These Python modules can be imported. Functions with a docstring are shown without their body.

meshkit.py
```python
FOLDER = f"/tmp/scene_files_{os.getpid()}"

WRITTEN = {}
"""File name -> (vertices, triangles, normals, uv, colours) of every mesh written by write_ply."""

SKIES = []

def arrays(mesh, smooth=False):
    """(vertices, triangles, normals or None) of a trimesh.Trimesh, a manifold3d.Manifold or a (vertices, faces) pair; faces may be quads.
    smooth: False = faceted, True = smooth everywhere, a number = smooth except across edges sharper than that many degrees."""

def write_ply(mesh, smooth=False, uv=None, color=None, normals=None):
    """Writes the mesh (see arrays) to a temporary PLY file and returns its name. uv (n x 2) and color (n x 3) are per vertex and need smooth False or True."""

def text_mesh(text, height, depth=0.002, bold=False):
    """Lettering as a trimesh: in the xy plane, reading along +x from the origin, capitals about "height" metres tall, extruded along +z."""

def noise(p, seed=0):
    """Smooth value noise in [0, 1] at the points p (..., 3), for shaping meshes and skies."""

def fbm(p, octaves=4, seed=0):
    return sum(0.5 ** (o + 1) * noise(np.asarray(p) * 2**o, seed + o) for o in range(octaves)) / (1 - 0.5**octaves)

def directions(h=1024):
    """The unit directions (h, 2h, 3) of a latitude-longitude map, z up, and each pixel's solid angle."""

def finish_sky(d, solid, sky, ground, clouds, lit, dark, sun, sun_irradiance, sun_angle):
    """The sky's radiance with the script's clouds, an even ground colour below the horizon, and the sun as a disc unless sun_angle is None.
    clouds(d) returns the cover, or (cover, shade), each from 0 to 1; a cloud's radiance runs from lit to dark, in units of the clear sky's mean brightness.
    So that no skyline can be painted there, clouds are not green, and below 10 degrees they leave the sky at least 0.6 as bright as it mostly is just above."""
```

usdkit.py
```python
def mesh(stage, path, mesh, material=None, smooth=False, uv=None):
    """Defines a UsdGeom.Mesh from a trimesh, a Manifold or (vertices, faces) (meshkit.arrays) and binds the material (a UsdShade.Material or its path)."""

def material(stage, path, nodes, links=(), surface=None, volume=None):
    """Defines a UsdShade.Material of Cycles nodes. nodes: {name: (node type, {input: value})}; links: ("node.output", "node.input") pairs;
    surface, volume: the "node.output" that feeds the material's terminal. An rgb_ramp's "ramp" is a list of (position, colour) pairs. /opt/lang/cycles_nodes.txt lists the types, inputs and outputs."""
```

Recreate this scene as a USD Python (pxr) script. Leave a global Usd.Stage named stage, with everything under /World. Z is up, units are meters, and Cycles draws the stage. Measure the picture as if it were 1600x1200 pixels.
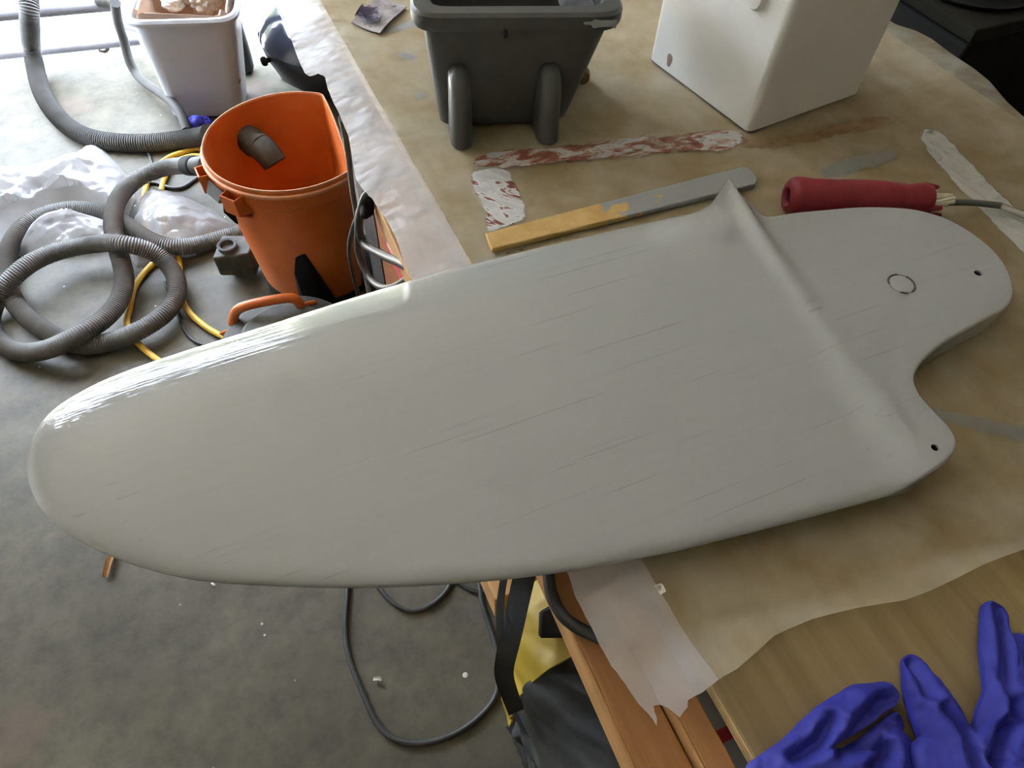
import math, random
import numpy as np
import trimesh, shapely, manifold3d as m3
from shapely.geometry import Polygon, Point, LineString
from scipy.spatial import Delaunay, cKDTree
from scipy.interpolate import CubicSpline
from pxr import Usd, UsdGeom, UsdLux, UsdShade, Gf, Sdf
import usdkit, meshkit

random.seed(7); np.random.seed(7)
rng = np.random.default_rng(7)
stage = Usd.Stage.CreateInMemory()
UsdGeom.SetStageUpAxis(stage, 'Z'); UsdGeom.SetStageMetersPerUnit(stage, 1.0)
UsdGeom.Xform.Define(stage, '/World'); UsdGeom.Scope.Define(stage, '/World/Looks')

# ------------------------------------------------------------------ camera
ZC, F = 1.42, 1060.0                       # eye height above the floor, focal length in pixels of a 1600 wide picture
RW = np.array([[0.91298184, -0.3112891, 0.26374849], [-0.40668177, -0.74624742, 0.52699594], [0.03277354, -0.58839942, -0.80790594]])
cam = UsdGeom.Camera.Define(stage, '/World/camera')
_r, _u, _b = RW[:, 0], -RW[:, 1], -RW[:, 2]
cam.AddTransformOp().Set(Gf.Matrix4d(*_r, 0, *_u, 0, *_b, 0, 0, 0, ZC, 1))
cam.CreateHorizontalApertureAttr(36.0); cam.CreateVerticalApertureAttr(27.0)
cam.CreateFocalLengthAttr(36.0 * F / 1600.0); cam.CreateClippingRangeAttr(Gf.Vec2f(0.03, 500))
cam.CreateExposureAttr(2.1)

# ------------------------------------------------------------------ sky, sun
sky = usdkit.material(stage, '/World/Looks/sky', {
    's': ('sky_texture', {'sky_type': 'multiple_scattering', 'sun_disc': False, 'sun_elevation': 0.72, 'sun_rotation': 4.55, 'aerosol_density': 2.5}),
    'h': ('hsv', {'saturation': 0.6}), 'tc': ('texture_coordinate', {}), 'n': ('noise_texture', {'scale': 3.2, 'detail': 6, 'roughness': 0.6}),
    'cv': ('map_range', {'from_min': 0.3, 'from_max': 0.62, 'to_min': 0.25, 'to_max': 0.95, 'clamp': True}), 'm': ('mix_color', {'b': (5.2, 5.8, 6.9), 'use_clamp': False}),
    'b': ('background_shader', {'strength': 1.0})}, [('s.color', 'h.color'), ('h.color', 'm.a'), ('tc.generated', 'n.vector'), ('n.fac', 'cv.value'), ('cv.result', 'm.fac'), ('m.result', 'b.color')], surface='b.background')
dome = UsdLux.DomeLight.Define(stage, '/World/sky_dome'); dome.CreateIntensityAttr(1.0)
UsdShade.MaterialBindingAPI.Apply(dome.GetPrim()).Bind(sky)
sun = UsdLux.DistantLight.Define(stage, '/World/sun'); sun.CreateIntensityAttr(24.0); sun.CreateNormalizeAttr(True); sun.CreateAngleAttr(0.53); sun.CreateColorAttr(Gf.Vec3f(1.0, 0.94, 0.85))
_d = np.array([0.74, 0.12, -0.66]); _d /= np.linalg.norm(_d)
_zx = -_d; _xx = np.cross([0, 0, 1.0], _zx); _xx /= np.linalg.norm(_xx); _yx = np.cross(_zx, _xx)
sun.AddTransformOp().Set(Gf.Matrix4d(*_xx, 0, *_yx, 0, *_zx, 0, -10, 4, 12, 1))

B = 0.85                                   # bench top
def at(px, py, z):
    d = RW @ np.array([(px - 800) / F, (py - 600) / F, 1.0])
    return d * ((z - ZC) / d[2]) + np.array([0, 0, ZC])
def at_xy(pts, z): return np.array([at(x, y, z)[:2] for x, y in pts])
def pix(p):
    c = RW.T @ (np.asarray(p, float) - [0, 0, ZC]); return 800 + F * c[0] / c[2], 600 + F * c[1] / c[2]

# ------------------------------------------------------------------ naming helpers
used = {}
def numbered(parent, name):
    k = (parent, name); n = used.get(k, 0); used[k] = n + 1
    return f'{parent}/{name}' + (f'_{n:03d}' if n else '')
class Node:
    def __init__(s, prim, base): s.prim, s.base, s.path = prim, np.asarray(base, float), str(prim.GetPath())
def meta(p, label=None, cat=None, group=None, kind=None):
    for k, v in (('label', label), ('category', cat), ('group', group), ('kind', kind)):
        if v: p.SetCustomDataByKey(k, v)
def thing(name, label, cat, base=(0, 0, 0), group=None):
    x = UsdGeom.Xform.Define(stage, numbered('/World', name)); x.AddTranslateOp().Set(Gf.Vec3d(*map(float, base)))
    meta(x.GetPrim(), label, cat, group); return Node(x.GetPrim(), base)
def arr(m):
    if hasattr(m, 'to_mesh'):
        q = m.to_mesh(); return np.array(q.vert_properties[:, :3], float), np.array(q.tri_verts)
    if isinstance(m, (tuple, list)):
        v, f = np.asarray(m[0], float), np.asarray(m[1], int)
        if f.shape[1] == 4: f = np.vstack([f[:, [0, 1, 2]], f[:, [0, 2, 3]]])
        return v, f
    return np.array(m.vertices, float), np.array(m.faces)
def part(parent, name, mesh, mat, smooth=35, label=None, kind=None):
    v, f = arr(mesh)
    g = usdkit.mesh(stage, numbered(parent.path, name), (v - parent.base, f), mat, smooth)
    meta(g.GetPrim(), label=label, kind=kind); return Node(g.GetPrim(), parent.base)
def single(name, mesh, mat, label=None, cat=None, smooth=35, group=None, kind=None):
    v, f = arr(mesh); base = np.array([*(v.min(0)[:2] + v.max(0)[:2]) / 2, v[:, 2].min()])
    if kind == 'structure': base = np.zeros(3)
    g = usdkit.mesh(stage, numbered('/World', name), (v - base, f), mat, smooth)
    g.AddTranslateOp().Set(Gf.Vec3d(*map(float, base)))
    meta(g.GetPrim(), label, cat, group, kind); return Node(g.GetPrim(), base)

# ------------------------------------------------------------------ materials
def L(n): return '/World/Looks/' + n
def pm(name, c1, c2=None, scale=6.0, rough=0.5, bump=0.0, bscale=None, bdist=0.002, detail=5, stretch=None, lo=0.35, hi=0.65, c3=None, spec=0.5, coat=0.0, metallic=0.0, rot=0.0, noise_rough=0.6, **extra):
    n = {'g': ('geometry', {}), 'p': ('principled_bsdf', {'roughness': rough, 'specular_ior_level': spec, 'coat_weight': coat, 'metallic': metallic, **extra})}
    l = []; src = 'g.position'
    if rot:
        n['vr'] = ('vector_rotate', {'rotate_type': 'z_axis', 'angle': -rot}); l.append((src, 'vr.vector')); src = 'vr.vector'
    if stretch:
        n['mp'] = ('mapping', {'mapping_type': 'point', 'scale': stretch}); l.append((src, 'mp.vector')); src = 'mp.vector'
    if c2 is None: n['p'][1]['base_color'] = c1
    else:
        n['n'] = ('noise_texture', {'scale': scale, 'detail': detail, 'roughness': noise_rough})
        stops = [(lo, c1), (hi, c2)] if c3 is None else [(lo, c1), ((lo + hi) / 2, c2), (hi, c3)]
        n['r'] = ('rgb_ramp', {'ramp': stops})
        l += [(src, 'n.vector'), ('n.fac', 'r.fac'), ('r.color', 'p.base_color')]
    if bump:
        n['bn'] = ('noise_texture', {'scale': bscale or scale * 4, 'detail': 3}); n['b'] = ('bump', {'strength': bump, 'distance': bdist})
        l += [(src, 'bn.vector'), ('bn.fac', 'b.height'), ('b.normal', 'p.normal')]
    return usdkit.material(stage, L(name), n, l, surface='p.BSDF')

def concrete(name, cols, speck=True):
    n = {'g': ('geometry', {}), 'p': ('principled_bsdf', {'roughness': 0.6, 'specular_ior_level': 0.35}),
         'n1': ('noise_texture', {'scale': 2.2, 'detail': 8, 'roughness': 0.62, 'distortion': 0.4}),
         'r1': ('rgb_ramp', {'ramp': [(0.3, cols[0]), (0.48, cols[1]), (0.68, cols[2])]}),
         'n2': ('noise_texture', {'scale': 14, 'detail': 6, 'roughness': 0.7}), 'r2': ('rgb_ramp', {'ramp': [(0.3, (0.55, 0.56, 0.54)), (0.5, (1.0, 1.0, 0.98)), (0.7, (1.38, 1.36, 1.30))]}),
         'm1': ('mix_color', {'blend_type': 'multiply', 'fac': 0.8, 'use_clamp': False}),
         'n3': ('noise_texture', {'scale': 3.1, 'detail': 3, 'roughness': 0.6}), 'r3': ('rgb_ramp', {'ramp': [(0.60, (0, 0, 0)), (0.68, (1, 1, 1))]}),
         'm2': ('mix_color', {'b': (0.13, 0.085, 0.065)}), 'k': ('math', {'math_type': 'multiply', 'value2': 0.5}),
         'v': ('voronoi_texture', {'scale': 30, 'randomness': 1.0}), 'rv': ('rgb_ramp', {'ramp': [(0.06, (1, 1, 1)), (0.10, (0, 0, 0))]}),
         'nv': ('noise_texture', {'scale': 5.0, 'detail': 2}), 'rnv': ('rgb_ramp', {'ramp': [(0.56, (0, 0, 0)), (0.62, (1, 1, 1))]}), 'mv': ('math', {'math_type': 'multiply'}),
         'm3': ('mix_color', {'b': (0.52, 0.51, 0.47)}),
         'b': ('bump', {'strength': 0.25, 'distance': 0.004})}
    l = [('g.position', f'{k}.vector') for k in ('n1', 'n2', 'n3', 'v', 'nv')]
    l += [('n1.fac', 'r1.fac'), ('n2.fac', 'r2.fac'), ('r1.color', 'm1.a'), ('r2.color', 'm1.b'), ('n3.fac', 'r3.fac'), ('r3.color', 'k.value1'), ('k.value', 'm2.fac'),
          ('m1.result', 'm2.a'), ('v.distance', 'rv.fac'), ('nv.fac', 'rnv.fac'), ('rv.color', 'mv.value1'), ('rnv.color', 'mv.value2'), ('mv.value', 'm3.fac'), ('m2.result', 'm3.a'),
          ('m3.result', 'p.base_color'), ('n2.fac', 'b.height'), ('b.normal', 'p.normal')]
    return usdkit.material(stage, L(name), n, l, surface='p.BSDF')

def film(name, col, lo, hi, fscale=5.0, rough=0.3, tint=(1, 1, 1), col2=None, bump=0.15, trans=0.4):
    """Milky polythene: clear film and a white scattering film mixed by noise."""
    n = {'g': ('geometry', {}), 't': ('transparent_bsdf', {'color': tint}), 'p': ('principled_bsdf', {'roughness': rough, 'specular_ior_level': 0.5}),
         'tl': ('translucent_bsdf', {'color': col}), 'mx': ('mix_closure', {'fac': trans}),
         'n': ('noise_texture', {'scale': fscale, 'detail': 6, 'roughness': 0.6, 'distortion': 0.6}), 'r': ('map_range', {'from_min': 0.3, 'from_max': 0.7, 'to_min': lo, 'to_max': hi, 'clamp': True}),
         'nc': ('noise_texture', {'scale': fscale * 1.7, 'detail': 5}), 'rc': ('rgb_ramp', {'ramp': [(0.35, col), (0.68, col2 or col)]}),
         'nb': ('noise_texture', {'scale': 42, 'detail': 3}), 'b': ('bump', {'strength': bump, 'distance': 0.004}), 'out': ('mix_closure', {})}
    l = [('g.position', 'n.vector'), ('g.position', 'nb.vector'), ('g.position', 'nc.vector'), ('nc.fac', 'rc.fac'), ('rc.color', 'p.base_color'), ('n.fac', 'r.value'), ('r.result', 'out.fac'), ('nb.fac', 'b.height'), ('b.normal', 'p.normal'),
         ('p.BSDF', 'mx.closure1'), ('tl.BSDF', 'mx.closure2'), ('t.BSDF', 'out.closure1'), ('mx.closure', 'out.closure2')]
    return usdkit.material(stage, L(name), n, l, surface='out.closure')

def smear(name, ramp, alpha_lo, alpha_hi, scale=26, ascale=14, stretch=(1, 1, 1), rot=0.0, rough=0.6, amax=1.0):
    """Dried paint: colours by one noise, ragged cover by another."""
    n = {'g': ('geometry', {}), 'vr': ('vector_rotate', {'rotate_type': 'z_axis', 'angle': -rot}), 'mp': ('mapping', {'scale': stretch}),
         'n': ('noise_texture', {'scale': scale, 'detail': 6, 'roughness': 0.65, 'distortion': 0.8}), 'r': ('rgb_ramp', {'ramp': ramp}),
         'na': ('noise_texture', {'scale': ascale, 'detail': 7, 'roughness': 0.7}), 'at': ('attribute', {'attribute': 'fade'}), 'fs': ('math', {'math_type': 'multiply_add', 'value2': 0.5, 'value3': -0.5}), 'fa': ('math', {'math_type': 'add'}), 'ra': ('map_range', {'from_min': alpha_lo, 'from_max': alpha_hi, 'to_min': 0.0, 'to_max': amax, 'clamp': True}),
         'p': ('principled_bsdf', {'roughness': rough}), 't': ('transparent_bsdf', {}), 'o': ('mix_closure', {})}
    l = [('g.position', 'vr.vector'), ('vr.vector', 'mp.vector'), ('mp.vector', 'n.vector'), ('mp.vector', 'na.vector'), ('n.fac', 'r.fac'), ('r.color', 'p.base_color'), ('at.fac', 'fs.value1'), ('fs.value', 'fa.value1'), ('na.fac', 'fa.value2'), ('fa.value', 'ra.value'), ('ra.result', 'o.fac'),
         ('t.BSDF', 'o.closure1'), ('p.BSDF', 'o.closure2')]
    return usdkit.material(stage, L(name), n, l, surface='o.closure')

# ------------------------------------------------------------------ mesh helpers
def box(x0, x1, y0, y1, z0, z1, r=0.0):
    if r <= 0: 
        m = trimesh.creation.box([x1 - x0, y1 - y0, z1 - z0]); m.apply_translation([(x0 + x1) / 2, (y0 + y1) / 2, (z0 + z1) / 2]); return m
    return hull([(x, y, z) for x in (x0 + r, x1 - r) for y in (y0 + r, y1 - r) for z in (z0 + r, z1 - r)], r, 8)
def hull(pts, r, seg=12):
    rs = np.broadcast_to(r, (len(pts),)); out = []
    for p, q in zip(pts, rs): out.append(m3.Manifold.sphere(float(q), seg).translate([float(a) for a in p]))
    return m3.Manifold.batch_hull(out)
def cat(*ms):
    vs, fs, n = [], [], 0
    for m in ms:
        v, f = arr(m); vs.append(v); fs.append(f + n); n += len(v)
    return np.vstack(vs), np.vstack(fs)
def spline(pts, step, closed=False):
    p = np.asarray(pts, float)
    if closed: p = np.vstack([p, p[:1]])
    t = np.r_[0, np.cumsum(np.linalg.norm(np.diff(p, axis=0), axis=1) ** 0.5)]
    cs = CubicSpline(t, p, bc_type='periodic' if closed else 'natural')
    q = cs(np.linspace(0, t[-1], 60 * len(p))); s = np.r_[0, np.cumsum(np.linalg.norm(np.diff(q, axis=0), axis=1))]
    n = max(3, int(s[-1] / step)); u = np.linspace(0, s[-1], n)
    out = np.stack([np.interp(u, s, q[:, k]) for k in range(q.shape[1])], 1)
    return (out[:-1], s[-1]) if closed else (out, s[-1])
def tube(p, r, sides=12, caps=True):
    p = np.asarray(p, float); n = len(p); t = np.gradient(p, axis=0); t /= np.linalg.norm(t, axis=1, keepdims=True) + 1e-12
    a = np.cross(t[0], [0, 0, 1.0] if abs(t[0][2]) < 0.9 else [1.0, 0, 0]); A = np.zeros((n, 3))
    for i in range(n):
        a = a - t[i] * (a @ t[i]); a /= np.linalg.norm(a); A[i] = a
    Bv = np.cross(t, A); ang = np.arange(sides) * 2 * np.pi / sides; r = np.broadcast_to(r, (n,))
    v = p[:, None] + r[:, None, None] * (np.cos(ang)[None, :, None] * A[:, None] + np.sin(ang)[None, :, None] * Bv[:, None])
    i, j = np.meshgrid(np.arange(n - 1), np.arange(sides), indexing='ij')
    q = np.stack([i * sides + j, i * sides + (j + 1) % sides, (i + 1) * sides + (j + 1) % sides, (i + 1) * sides + j], -1).reshape(-1, 4)
    f = np.vstack([q[:, [0, 1, 2]], q[:, [0, 2, 3]]]); v = v.reshape(-1, 3)
    if caps:
        c0, c1 = len(v), len(v) + 1; v = np.vstack([v, p[:1], p[-1:]]); k = np.arange(sides)
        f = np.vstack([f, np.stack([np.full(sides, c0), (k + 1) % sides, k], 1), np.stack([np.full(sides, c1), (n - 1) * sides + k, (n - 1) * sides + (k + 1) % sides], 1)])
    return v, f
def corrugated(pts, r, pitch=0.0066, sides=16, depth=0.065, sig=.03):
    from scipy.ndimage import gaussian_filter1d
    p, s = spline(pts, pitch / 4); p = gaussian_filter1d(p, sig / (pitch / 4), axis=0, mode='nearest'); k = np.arange(len(p))
    return tube(p, r * (1 + depth * np.cos(k * np.pi / 2 + 0.4)), sides)
def loft(rings, cap0=True, cap1=True):
    """Closed rings of equal length, bottom to top."""
    n, m = len(rings), len(rings[0]); v = np.vstack(rings); i, j = np.meshgrid(np.arange(n - 1), np.arange(m), indexing='ij')
    q = np.stack([i * m + j, i * m + (j + 1) % m, (i + 1) * m + (j + 1) % m, (i + 1) * m + j], -1).reshape(-1, 4)
    f = [q[:, [0, 1, 2]], q[:, [0, 2, 3]]]; k = np.arange(m)
    if cap0: v = np.vstack([v, rings[0].mean(0)]); f.append(np.stack([np.full(m, len(v) - 1), (k + 1) % m, k], 1))
    if cap1: v = np.vstack([v, rings[-1].mean(0)]); f.append(np.stack([np.full(m, len(v) - 1), (n - 1) * m + k, (n - 1) * m + (k + 1) % m], 1))
    return v, np.vstack(f)
def rrect(corners, r, z, n=6):
    """Rounded quadrilateral ring through four xy corners (counter-clockwise)."""
    c = np.asarray(corners, float); out = []
    for i in range(4):
        p, a, b = c[i], c[i - 1], c[(i + 1) % 4]; u = (a - p) / np.linalg.norm(a - p); w = (b - p) / np.linalg.norm(b - p)
        for t in np.linspace(0, 1, n): out.append((1 - t) ** 2 * (p + u * r) + 2 * t * (1 - t) * p + t ** 2 * (p + w * r))
    return np.c_[np.array(out), np.full(4 * n, z)]
def lathe(profile, center, axis=(0, 0, 1), sides=40):
    """profile: (radius, along axis) points."""
    ax = np.asarray(axis, float); ax /= np.linalg.norm(ax); u = np.cross(ax, [0, 0, 1.0] if abs(ax[2]) < 0.9 else [1.0, 0, 0]); u /= np.linalg.norm(u); w = np.cross(ax, u)
    ang = np.arange(sides) * 2 * np.pi / sides
    rings = [np.asarray(center) + ax * h + r * (np.cos(ang)[:, None] * u + np.sin(ang)[:, None] * w) for r, h in profile]
    return loft(rings, profile[0][0] > 1e-6, profile[-1][0] > 1e-6)
def resample(ring, s):
    r = np.asarray(ring, float); r = np.vstack([r, r[:1]]) if np.linalg.norm(r[0] - r[-1]) > 1e-9 else r
    d = np.r_[0, np.cumsum(np.linalg.norm(np.diff(r, axis=0), axis=1))]; n = max(8, int(d[-1] / s)); u = np.linspace(0, d[-1], n, endpoint=False)
    return np.stack([np.interp(u, d, r[:, k]) for k in (0, 1)], 1)
def fill(poly, s, insets=(), snap=None):
    """Triangulates a polygon with holes: points xy, triangles, boundary loops of indices."""
    loops = [resample(poly.exterior.coords, s)] + [resample(h.coords, min(s, 0.0012)) for h in poly.interiors]
    fine = Polygon(loops[0], [l for l in loops[1:]]); pts = list(loops)
    for d in insets:
        q = fine.buffer(-d)
        for g in getattr(q, 'geoms', [q]):
            if g.is_empty: continue
            for rg in [g.exterior, *g.interiors]: pts.append(resample(rg.coords, s if rg is g.exterior else min(s, 0.0015)))
    x0, y0, x1, y1 = poly.bounds; gx, gy = np.meshgrid(np.arange(x0, x1, s), np.arange(y0, y1, s * 0.87)); gx = gx + (np.arange(gx.shape[0]) % 2)[:, None] * s / 2
    last = max(insets) if insets else 0; gp = np.c_[gx.ravel(), gy.ravel()]; inn = fine.buffer(-(last + s * 0.6)); gp = gp[shapely.contains_xy(inn, gp[:, 0], gp[:, 1])] if not inn.is_empty else gp[:0]
    P = np.vstack(pts + [gp]); P = P + 0
    if snap is not None: P[np.abs(P[:, 0] - snap) < s * .62, 0] = snap; nb = sum(map(len, loops)); keep = np.r_[np.ones(nb, bool), ~((P[nb:, 0] == snap) & (np.r_[True, np.abs(np.diff(P[nb:, 1])) < 1e-5]))]; P = P[keep]; P = np.vstack([P, np.c_[np.full(700, snap), np.linspace(y0 - .01, y1 + .01, 700) + 1e-5]]); P = P[shapely.contains_xy(fine.buffer(1e-7), P[:, 0], P[:, 1]) | (np.arange(len(P)) < nb)]
    T = Delaunay(P).simplices; c = P[T].mean(1)
    T = T[shapely.contains_xy(fine, c[:, 0], c[:, 1])]; a = P[T]; cr = np.cross(a[:, 1] - a[:, 0], a[:, 2] - a[:, 0]); T[cr < 0] = T[cr < 0][:, [0, 2, 1]]; T = T[np.abs(cr) > 1e-12]
    idx, k = [], 0
    for l in loops: idx.append(np.arange(k, k + len(l))); k += len(l)
    return P, T, idx
def slab(P, T, idx, top, bot):
    """Closed plate from a filled polygon with top and bottom heights."""
    n = len(P); v = np.vstack([np.c_[P, top], np.c_[P, bot]]); f = [T, T[:, ::-1] + n]
    for l in idx:
        a, b = l, np.roll(l, -1); f += [np.stack([a, a + n, b], 1), np.stack([b, a + n, b + n], 1)]
    v, f = v, np.vstack(f); m = trimesh.Trimesh(v, f, process=False); trimesh.repair.fix_normals(m) if len(f) < 4000 else None
    return np.array(m.vertices), np.array(m.faces)
def sstep(x): x = np.clip(x, 0, 1); return x * x * (3 - 2 * x)
def crumple(x, y, seed, scale=9.0, n=7):
    """Sharp-creased folds in [0,1]: the lowest of warped ridges."""
    r = np.random.default_rng(seed); p = np.stack([x * scale, y * scale, np.full_like(x, seed * 1.7)], -1)
    wx, wy = meshkit.fbm(p * 0.6, 3, seed) - .5, meshkit.fbm(p * 0.6 + 31.4, 3, seed + 9) - .5; h = 0
    for k in range(n):
        a = r.uniform(0, math.pi); f = scale * r.uniform(0.5, 2.6)
        t = (np.cos(a) * (x + wx * 1.2 / scale) + np.sin(a) * (y + wy * 1.2 / scale)) * f + r.uniform(0, 9)
        h = h + np.abs(t - np.round(t)) * 2 * (1.6 / (1 + f / scale))
    return h / n

# ================================================================== SETTING
M_floor = concrete('floor_concrete', [(0.046, 0.040, 0.025), (0.071, 0.063, 0.042), (0.104, 0.094, 0.066)])
M_drive = pm('driveway_concrete', (0.28, 0.275, 0.265), (0.36, 0.355, 0.34), scale=3, rough=0.8)
M_wall = pm('wall_paint', (0.58, 0.56, 0.50), (0.64, 0.62, 0.56), scale=2, rough=0.8)
M_wall2 = pm('unfinished_board', (0.09, 0.075, 0.05), (0.13, 0.11, 0.08), scale=3, rough=0.8)
M_wall3 = pm('back_wall_board', (0.34, 0.31, 0.25), (0.40, 0.37, 0.30), scale=3, rough=0.8)
M_ceil = pm('ceiling_paint', (0.40, 0.38, 0.34), (0.46, 0.44, 0.39), scale=2, rough=0.85)
X0, X1, Y0, Y1, H = -3.1, 2.1, -2.6, 2.78, 2.5
DX0, DX1, DH = -1.8, 0.50, 1.98
single('floor', box(X0 - .12, X1 + .12, Y0 - .12, Y1 + .12, -0.12, 0), M_floor, kind='structure', smooth=False)
single('driveway', box(-14, 14, Y1 + .12, 26, -0.13, -0.012), M_drive, kind='structure', smooth=False)
single('ceiling', box(X0 - .12, X1 + .12, Y0 - .12, Y1 + .12, H, H + .12), M_ceil, kind='structure', smooth=False)
single('wall_left', box(X0 - .12, X0, Y0, Y1, 0, H), M_wall, kind='structure', smooth=False)
single('wall_right', box(X1, X1 + .12, Y0, Y1, 0, H), M_wall2, kind='structure', smooth=False)
single('wall_back', box(X0 - .12, X1 + .12, Y0 - .12, Y0, 0, H), M_wall3, kind='structure', smooth=False)
single('wall_front', cat(box(X0 - .12, DX0, Y1, Y1 + .12, 0, H), box(DX1, X1 + .12, Y1, Y1 + .12, 0, H), box(DX0, DX1, Y1, Y1 + .12, DH, H)), M_wall, kind='structure', smooth=False)


# the hedges that the open door looks out on
M_hedge = pm('hedge_green', (0.012, 0.016, 0.008), (0.030, 0.040, 0.020), scale=7, rough=.8)
def hedge(b, size, label):
    hv = trimesh.Trimesh(*arr(box(*b))).subdivide_to_size(size); v = np.array(hv.vertices); v = v + np.stack([meshkit.fbm(v * 1.6, 4, 60 + k) - .5 for k in range(3)], -1) * [.5, .6, .8] * (v[:, 2:] > .1)
    single('hedge', (v, hv.faces), M_hedge, label, 'hedge', smooth=40)
hedge((-16, 16, 12.0, 13.6, 0, 4.6), .28, 'tall dark green hedge across the street facing the garage door')
hedge((-0.15, 1.6, 6.6, 11.0, 0, 5.2), .22, 'clipped dark green hedge block beside the right of the driveway')

# ================================================================== WORKBENCH
M_ply = pm('birch_plywood', (0.19, 0.135, 0.052), (0.235, 0.17, 0.07), scale=5, rough=0.6, stretch=(11, 0.5, 1), bump=0.08, c3=(0.28, 0.21, 0.095), lo=0.3, hi=0.7)
M_edge = pm('plywood_edge', (0.42, 0.28, 0.12), (0.62, 0.46, 0.24), scale=5, rough=0.7, stretch=(1, 1, 90), lo=0.42, hi=0.58)
M_pine = pm('pine_lumber', (0.36, 0.19, 0.065), (0.47, 0.27, 0.11), scale=5, rough=0.6, stretch=(14, 0.8, 14), bump=0.1)
M_pine_dark = pm('varnished_lumber', (0.27, 0.115, 0.03), (0.38, 0.18, 0.055), scale=5, rough=0.5, stretch=(12, 0.8, 12), bump=0.1)
M_steel_grey = pm('grey_steel', (0.36, 0.37, 0.35), (0.42, 0.43, 0.41), scale=20, rough=0.45)
M_red_tape = pm('red_tape', (0.42, 0.03, 0.04), rough=0.5)
BY0, BY1, BX0, BX1 = -0.62, 1.72, 0.213, 1.098
wb = thing('workbench', 'timber workbench with a plywood top, its left half under the grey blade', 'workbench', ((BX0 + BX1) / 2, .55, 0))
pt = part(wb, 'plywood_top', box(BX0, BX1, BY0, BY1, B - .016, B, .0012), M_ply, smooth=False)
part(pt, 'plywood_edge', cat(*[box(BX0 - .0012, BX0 + .002, BY0 + .003, BY1 - .003, B - .015 + k * .0036, B - .0128 + k * .0036) for k in range(4)]), M_edge, smooth=False, label='layered ply edge')
RE = 0.765                                 # far end of the rails
def skew(m):                                 # the rail's outer side runs slightly askew to the plywood
    v, f = arr(m); v[:, 0] += np.where(v[:, 0] < .16, .0257 * v[:, 1] - .0015, 0); return v, f
part(wb, 'front_rail', skew(box(0.137, 0.178, BY0, RE, B - .078, B - .036, .002)), M_pine_dark)
part(wb, 'front_rail', skew(box(0.134, 0.1375, BY0, RE, B - .078, B - .037, .001)), M_pine, label='pale planed front face of the rail')
part(wb, 'inner_rail', box(0.181, 0.2035, BY0, RE, B - .06, B - .018, .002), M_pine_dark)
part(wb, 'inner_rail', box(0.1785, 0.1815, BY0, RE, B - .05, B - .019, .001), M_pine, label='pale edge strip of the inner rail')
bar = part(wb, 'steel_rail', box(0.2045, 0.262, BY0, RE, B - .085, B - .045, .002), M_steel_grey)
_p = at(1128, 1150, B - .045); part(bar, 'tape_mark', box(_p[0] - .012, _p[0] + .03, _p[1] - .005, _p[1] + .005, B - .0452, B - .0444), M_red_tape, smooth=False, label='red tape mark on the steel rail')
part(wb, 'back_rail', box(BX1 - .08, BX1 - .03, BY0, BY1 - .02, B - .085, B - .016, .002), M_pine_dark)
for lx, ly in ((.2, BY0 + .03), (.2, .69), (BX1 - .1, BY0 + .03), (BX1 - .1, BY1 - .12), (.50, BY1 - .12)): part(wb, 'leg', box(lx, lx + .07, ly, ly + .07, 0, B - .085, .003), M_pine)
part(wb, 'leg', box(.212, .26, .325, .375, 0, B - .085, .003), M_pine)
part(wb, 'shelf_rail', box(0.153, 0.20, .322, RE, .26, .345, .003), M_pine)
part(wb, 'shelf_board', box(0.2005, BX1 - .1, .325, RE, .30, .318), M_pine_dark, smooth=False)

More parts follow.
